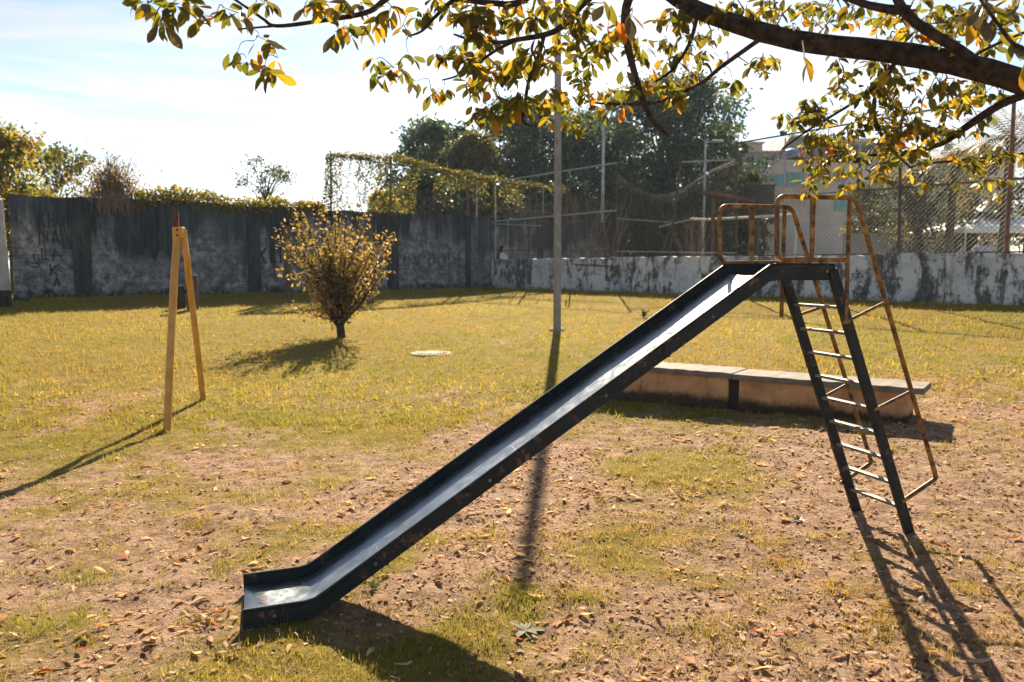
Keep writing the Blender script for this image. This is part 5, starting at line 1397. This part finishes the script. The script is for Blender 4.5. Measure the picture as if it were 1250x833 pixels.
heap = [(268, 752, .09), (255, 762, .13), (215, 770, .20), (320, 690, .15), (205, 800, .2)]
for k in range(11000):
    r_ = random.random()
    if r_ < .075:
        hx, hy, hs_ = random.choice(heap); c_ = G(hx, hy); x, y = c_.x + random.gauss(0, hs_), c_.y + random.gauss(0, hs_ * .7)
    else:
        y = random.uniform(2.3, 9.5) if r_ < .8 else random.uniform(7, 16); x = random.uniform(-.75, .75) * y + .1
    dd = float(dirt_at(x, y)) * float(.15 + 1.9 * sstep(.44, .66, fbm(x, y, 1.1, 4, 61)))
    if random.random() > .08 + .85 * min(max(dd, 0), 1.2) * (1.25 if x > -.5 else .6) * (1.0 if y < 7 else .35): continue
    if abs((Vector((x, y, 0)) - Vector((SX, SY, 0)) - SU * 2.93).dot(SU)) < .18 and abs((Vector((x, y, 0)) - S(2.93, .5, 0)).dot(SWV)) < .22: continue
    cand.append((x, y, random.uniform(.026, .088) * random.uniform(.8, 1.15)))
cand.sort(key=lambda c_: -c_[2] / c_[1])
LBL = {'dry_tan': 'curled tan dry leaf lying among the leaf litter', 'dry_pale': 'pale beige dry leaf lying among the leaf litter', 'dry_brown': 'dark brown shrivelled leaf lying among the leaf litter'}
bulk_l = []
def leaf_label(mt, p, sz):
    q_ = p - EYEV; f_ = q_.y * cp - q_.z * sp; x = 625 + FPX * q_.x / f_; y = 416.5 - FPX * (q_.y * sp + q_.z * cp) / f_
    c_ = {'dry_tan': 'curled tan leaf', 'dry_pale': 'pale beige leaf', 'dry_brown': 'brown shrivelled leaf'}[mt]
    s_ = 'very large ' if sz > .082 else 'large ' if sz > .066 else ('small ' if sz < .046 else '')
    zx = ((110, 'at the far left'), (200, 'below the yellow frame'), (300, 'just left of the slide lip'), (430, 'below the slide foot'), (560, 'beside the shadow of the chute'), (640, 'around the pole shadow'),
          (700, 'just right of the pole shadow'), (760, 'below the bench end'), (820, 'below the bench joint'), (890, 'below the slide platform'), (960, 'below the bench right half'), (1040, 'left of the ladder'), (1110, 'between the two ladder shadows'), (1180, 'right of the ladder'), (9999, 'at the far right'))
    zy = ((560, 'well back'), (640, 'halfway back'), (700, 'level with ladder foot'), (750, 'level with slide lip'), (790, 'above bottom edge'), (815, 'near bottom edge'), (9999, 'at bottom edge'))
    w_ = next(n for lim, n in zy if y < lim) + ' ' + next(n for lim, n in zx if x < lim)
    return s_ + c_ + ' ' + w_, s_ + c_ + ' ' + w_
for i, (x, y, sz) in enumerate(cand):
    mt = random.choices(('dry_tan', 'dry_pale', 'dry_brown'), (5, 3.4, 1.7))[0]
    p = Vector((x, y, float(surf(x, y)) + .008))
    if i < 283: lay(p, sz, mt, *leaf_label(mt, p, sz))
    else:
        from mathutils import Euler
        bulk_l.append((p, Euler((random.gauss(0, .4) + (math.pi if random.random() < .35 else 0), random.gauss(0, .4), random.uniform(0, 6.28))).to_quaternion(), sz, mt, random.randrange(6), 0))
DC = {'dry_tan': (0.50, 0.30, 0.165), 'dry_pale': (0.66, 0.47, 0.32), 'dry_brown': (0.18, 0.09, 0.05)}
TPL_keep = TPL; TPL = DT
o_ = bulk('leaf_litter', bulk_l, 'litter', None, lambda m_: DC[m_]); TPL = TPL_keep
tag(o_, 'scattered smaller dry leaves strewn over soil and grass', 'leaf litter', kind='stuff')
# crumbs: bits of leaf, bark and straw
n_ = 34000
y = 2.0 + RNG.random(n_) ** 1.2 * 7.5; x = (RNG.random(n_) * 1.5 - .75) * y + .1
kp = RNG.random(n_) < np.clip(dirt_at(x, y) * 1.1 + .1, 0, 1) * (.45 + .55 * sstep(-2, 0, x)); x, y = x[kp], y[kp]; n_ = len(x)
pos_ = np.stack([x, y, surf(x, y) + .004], -1)
a = RNG.uniform(0, 6.28, n_); L_ = RNG.uniform(.006, .032, n_) * (1 + y * .05); W_ = L_ * RNG.uniform(.08, .4, n_); ti = RNG.normal(0, .3, n_)
dv = np.stack([np.cos(a), np.sin(a), ti], -1); sv = np.stack([-np.sin(a), np.cos(a), RNG.normal(0, .4, n_)], -1)
v = np.stack([pos_ - dv * L_[:, None] / 2, pos_ + sv * W_[:, None] + np.array((0, 0, .004)), pos_ + dv * L_[:, None] / 2, pos_ - sv * W_[:, None]], 1).reshape(-1, 3)
f_ = np.arange(n_ * 4).reshape(n_, 4); tri = np.concatenate([f_[:, [0, 1, 2]], f_[:, [0, 2, 3]]])
o_ = np_mesh('litter_crumbs', v, tri, 'litter', np.repeat(pick([(4, (0.42, 0.27, 0.155)), (2.2, (0.58, 0.42, 0.28)), (2.0, (0.14, 0.08, 0.048)), (1.6, (0.30, 0.16, 0.07))], n_), 4, axis=0))
tag(o_, 'fine crumbs of leaf, bark and straw on the soil', 'leaf litter', kind='stuff')

# ------------------------------------------------------------------ weeds
def weed(px, py, n, L_, el, col_, label, w_=.2):
    p = gp_(px, py, 0); root = empty('weed', p, label, 'weed')
    for k in range(n):
        a = 2 * math.pi * k / n + random.gauss(0, .25); e = R(el + random.gauss(0, 12)); l_ = L_ * random.uniform(.7, 1.15)
        h_ = Vector((math.cos(a), math.sin(a), 0)); sd = Vector((-math.sin(a), math.cos(a), 0)); mb = MB()
        ps = [p + h_ * l_ * t_ * math.cos(e) + Z * (l_ * (t_ * math.sin(e) - .35 * t_ * t_) + .006) for t_ in (0, .35, .7, 1)]; ws = (.25, 1, .8, .05)
        for q_, ww in zip(ps, ws): mb.v += [tuple(q_ - sd * l_ * w_ * ww), tuple(q_ - Z * .25 * l_ * w_ * ww), tuple(q_ + sd * l_ * w_ * ww)]
        for i in range(3):
            for j in range(2): mb.f.append((i * 3 + j, i * 3 + j + 1, i * 3 + 4 + j, i * 3 + 3 + j))
        mb.build('leaf', col_, root, smooth=True)
single_leaf('weed_grey', (0.20, 0.20, 0.14), (0.26, 0.25, 0.18), .2, .1, .8)
single_leaf('weed_green', (0.05, 0.075, 0.02), (0.09, 0.11, 0.03), .35)
weed(641, 768, 13, .095, 22, 'weed_grey', 'grey-green rosette weed on the soil at the bottom centre', .16)
weed(974, 636, 9, .07, 40, 'weed_green', 'small dark green weed on the soil left of the ladder foot', .16)
weed(786, 388, 8, .30, 62, 'weed_green', 'little upright sapling in the grass behind the chute', .16)
weed(455, 722, 7, .06, 50, 'weed_green', 'small dark weed in the soil beside the slide foot', .2)

# ================================================================== HAZE
hz_m = bpy.data.materials.new('haze'); hz_m.use_nodes = True; hn = hz_m.node_tree.nodes; hn.clear()
ho = hn.new('ShaderNodeOutputMaterial'); hv = hn.new('ShaderNodeVolumePrincipled')
hv.inputs['Color'].default_value = (0.70, 0.86, 1.0, 1); hv.inputs['Density'].default_value = 0.0004; hv.inputs['Anisotropy'].default_value = 0.2
hz_m.node_tree.links.new(hv.outputs[0], ho.inputs['Volume']); M['haze'] = hz_m
mb = MB(); mb.box((0, 95, 9.5), (262, 0, 0), (0, 262, 0), (0, 0, 11.5)); tag(mb.build('haze', 'haze'), 'thin pale air haze over the whole field', 'haze', kind='stuff')
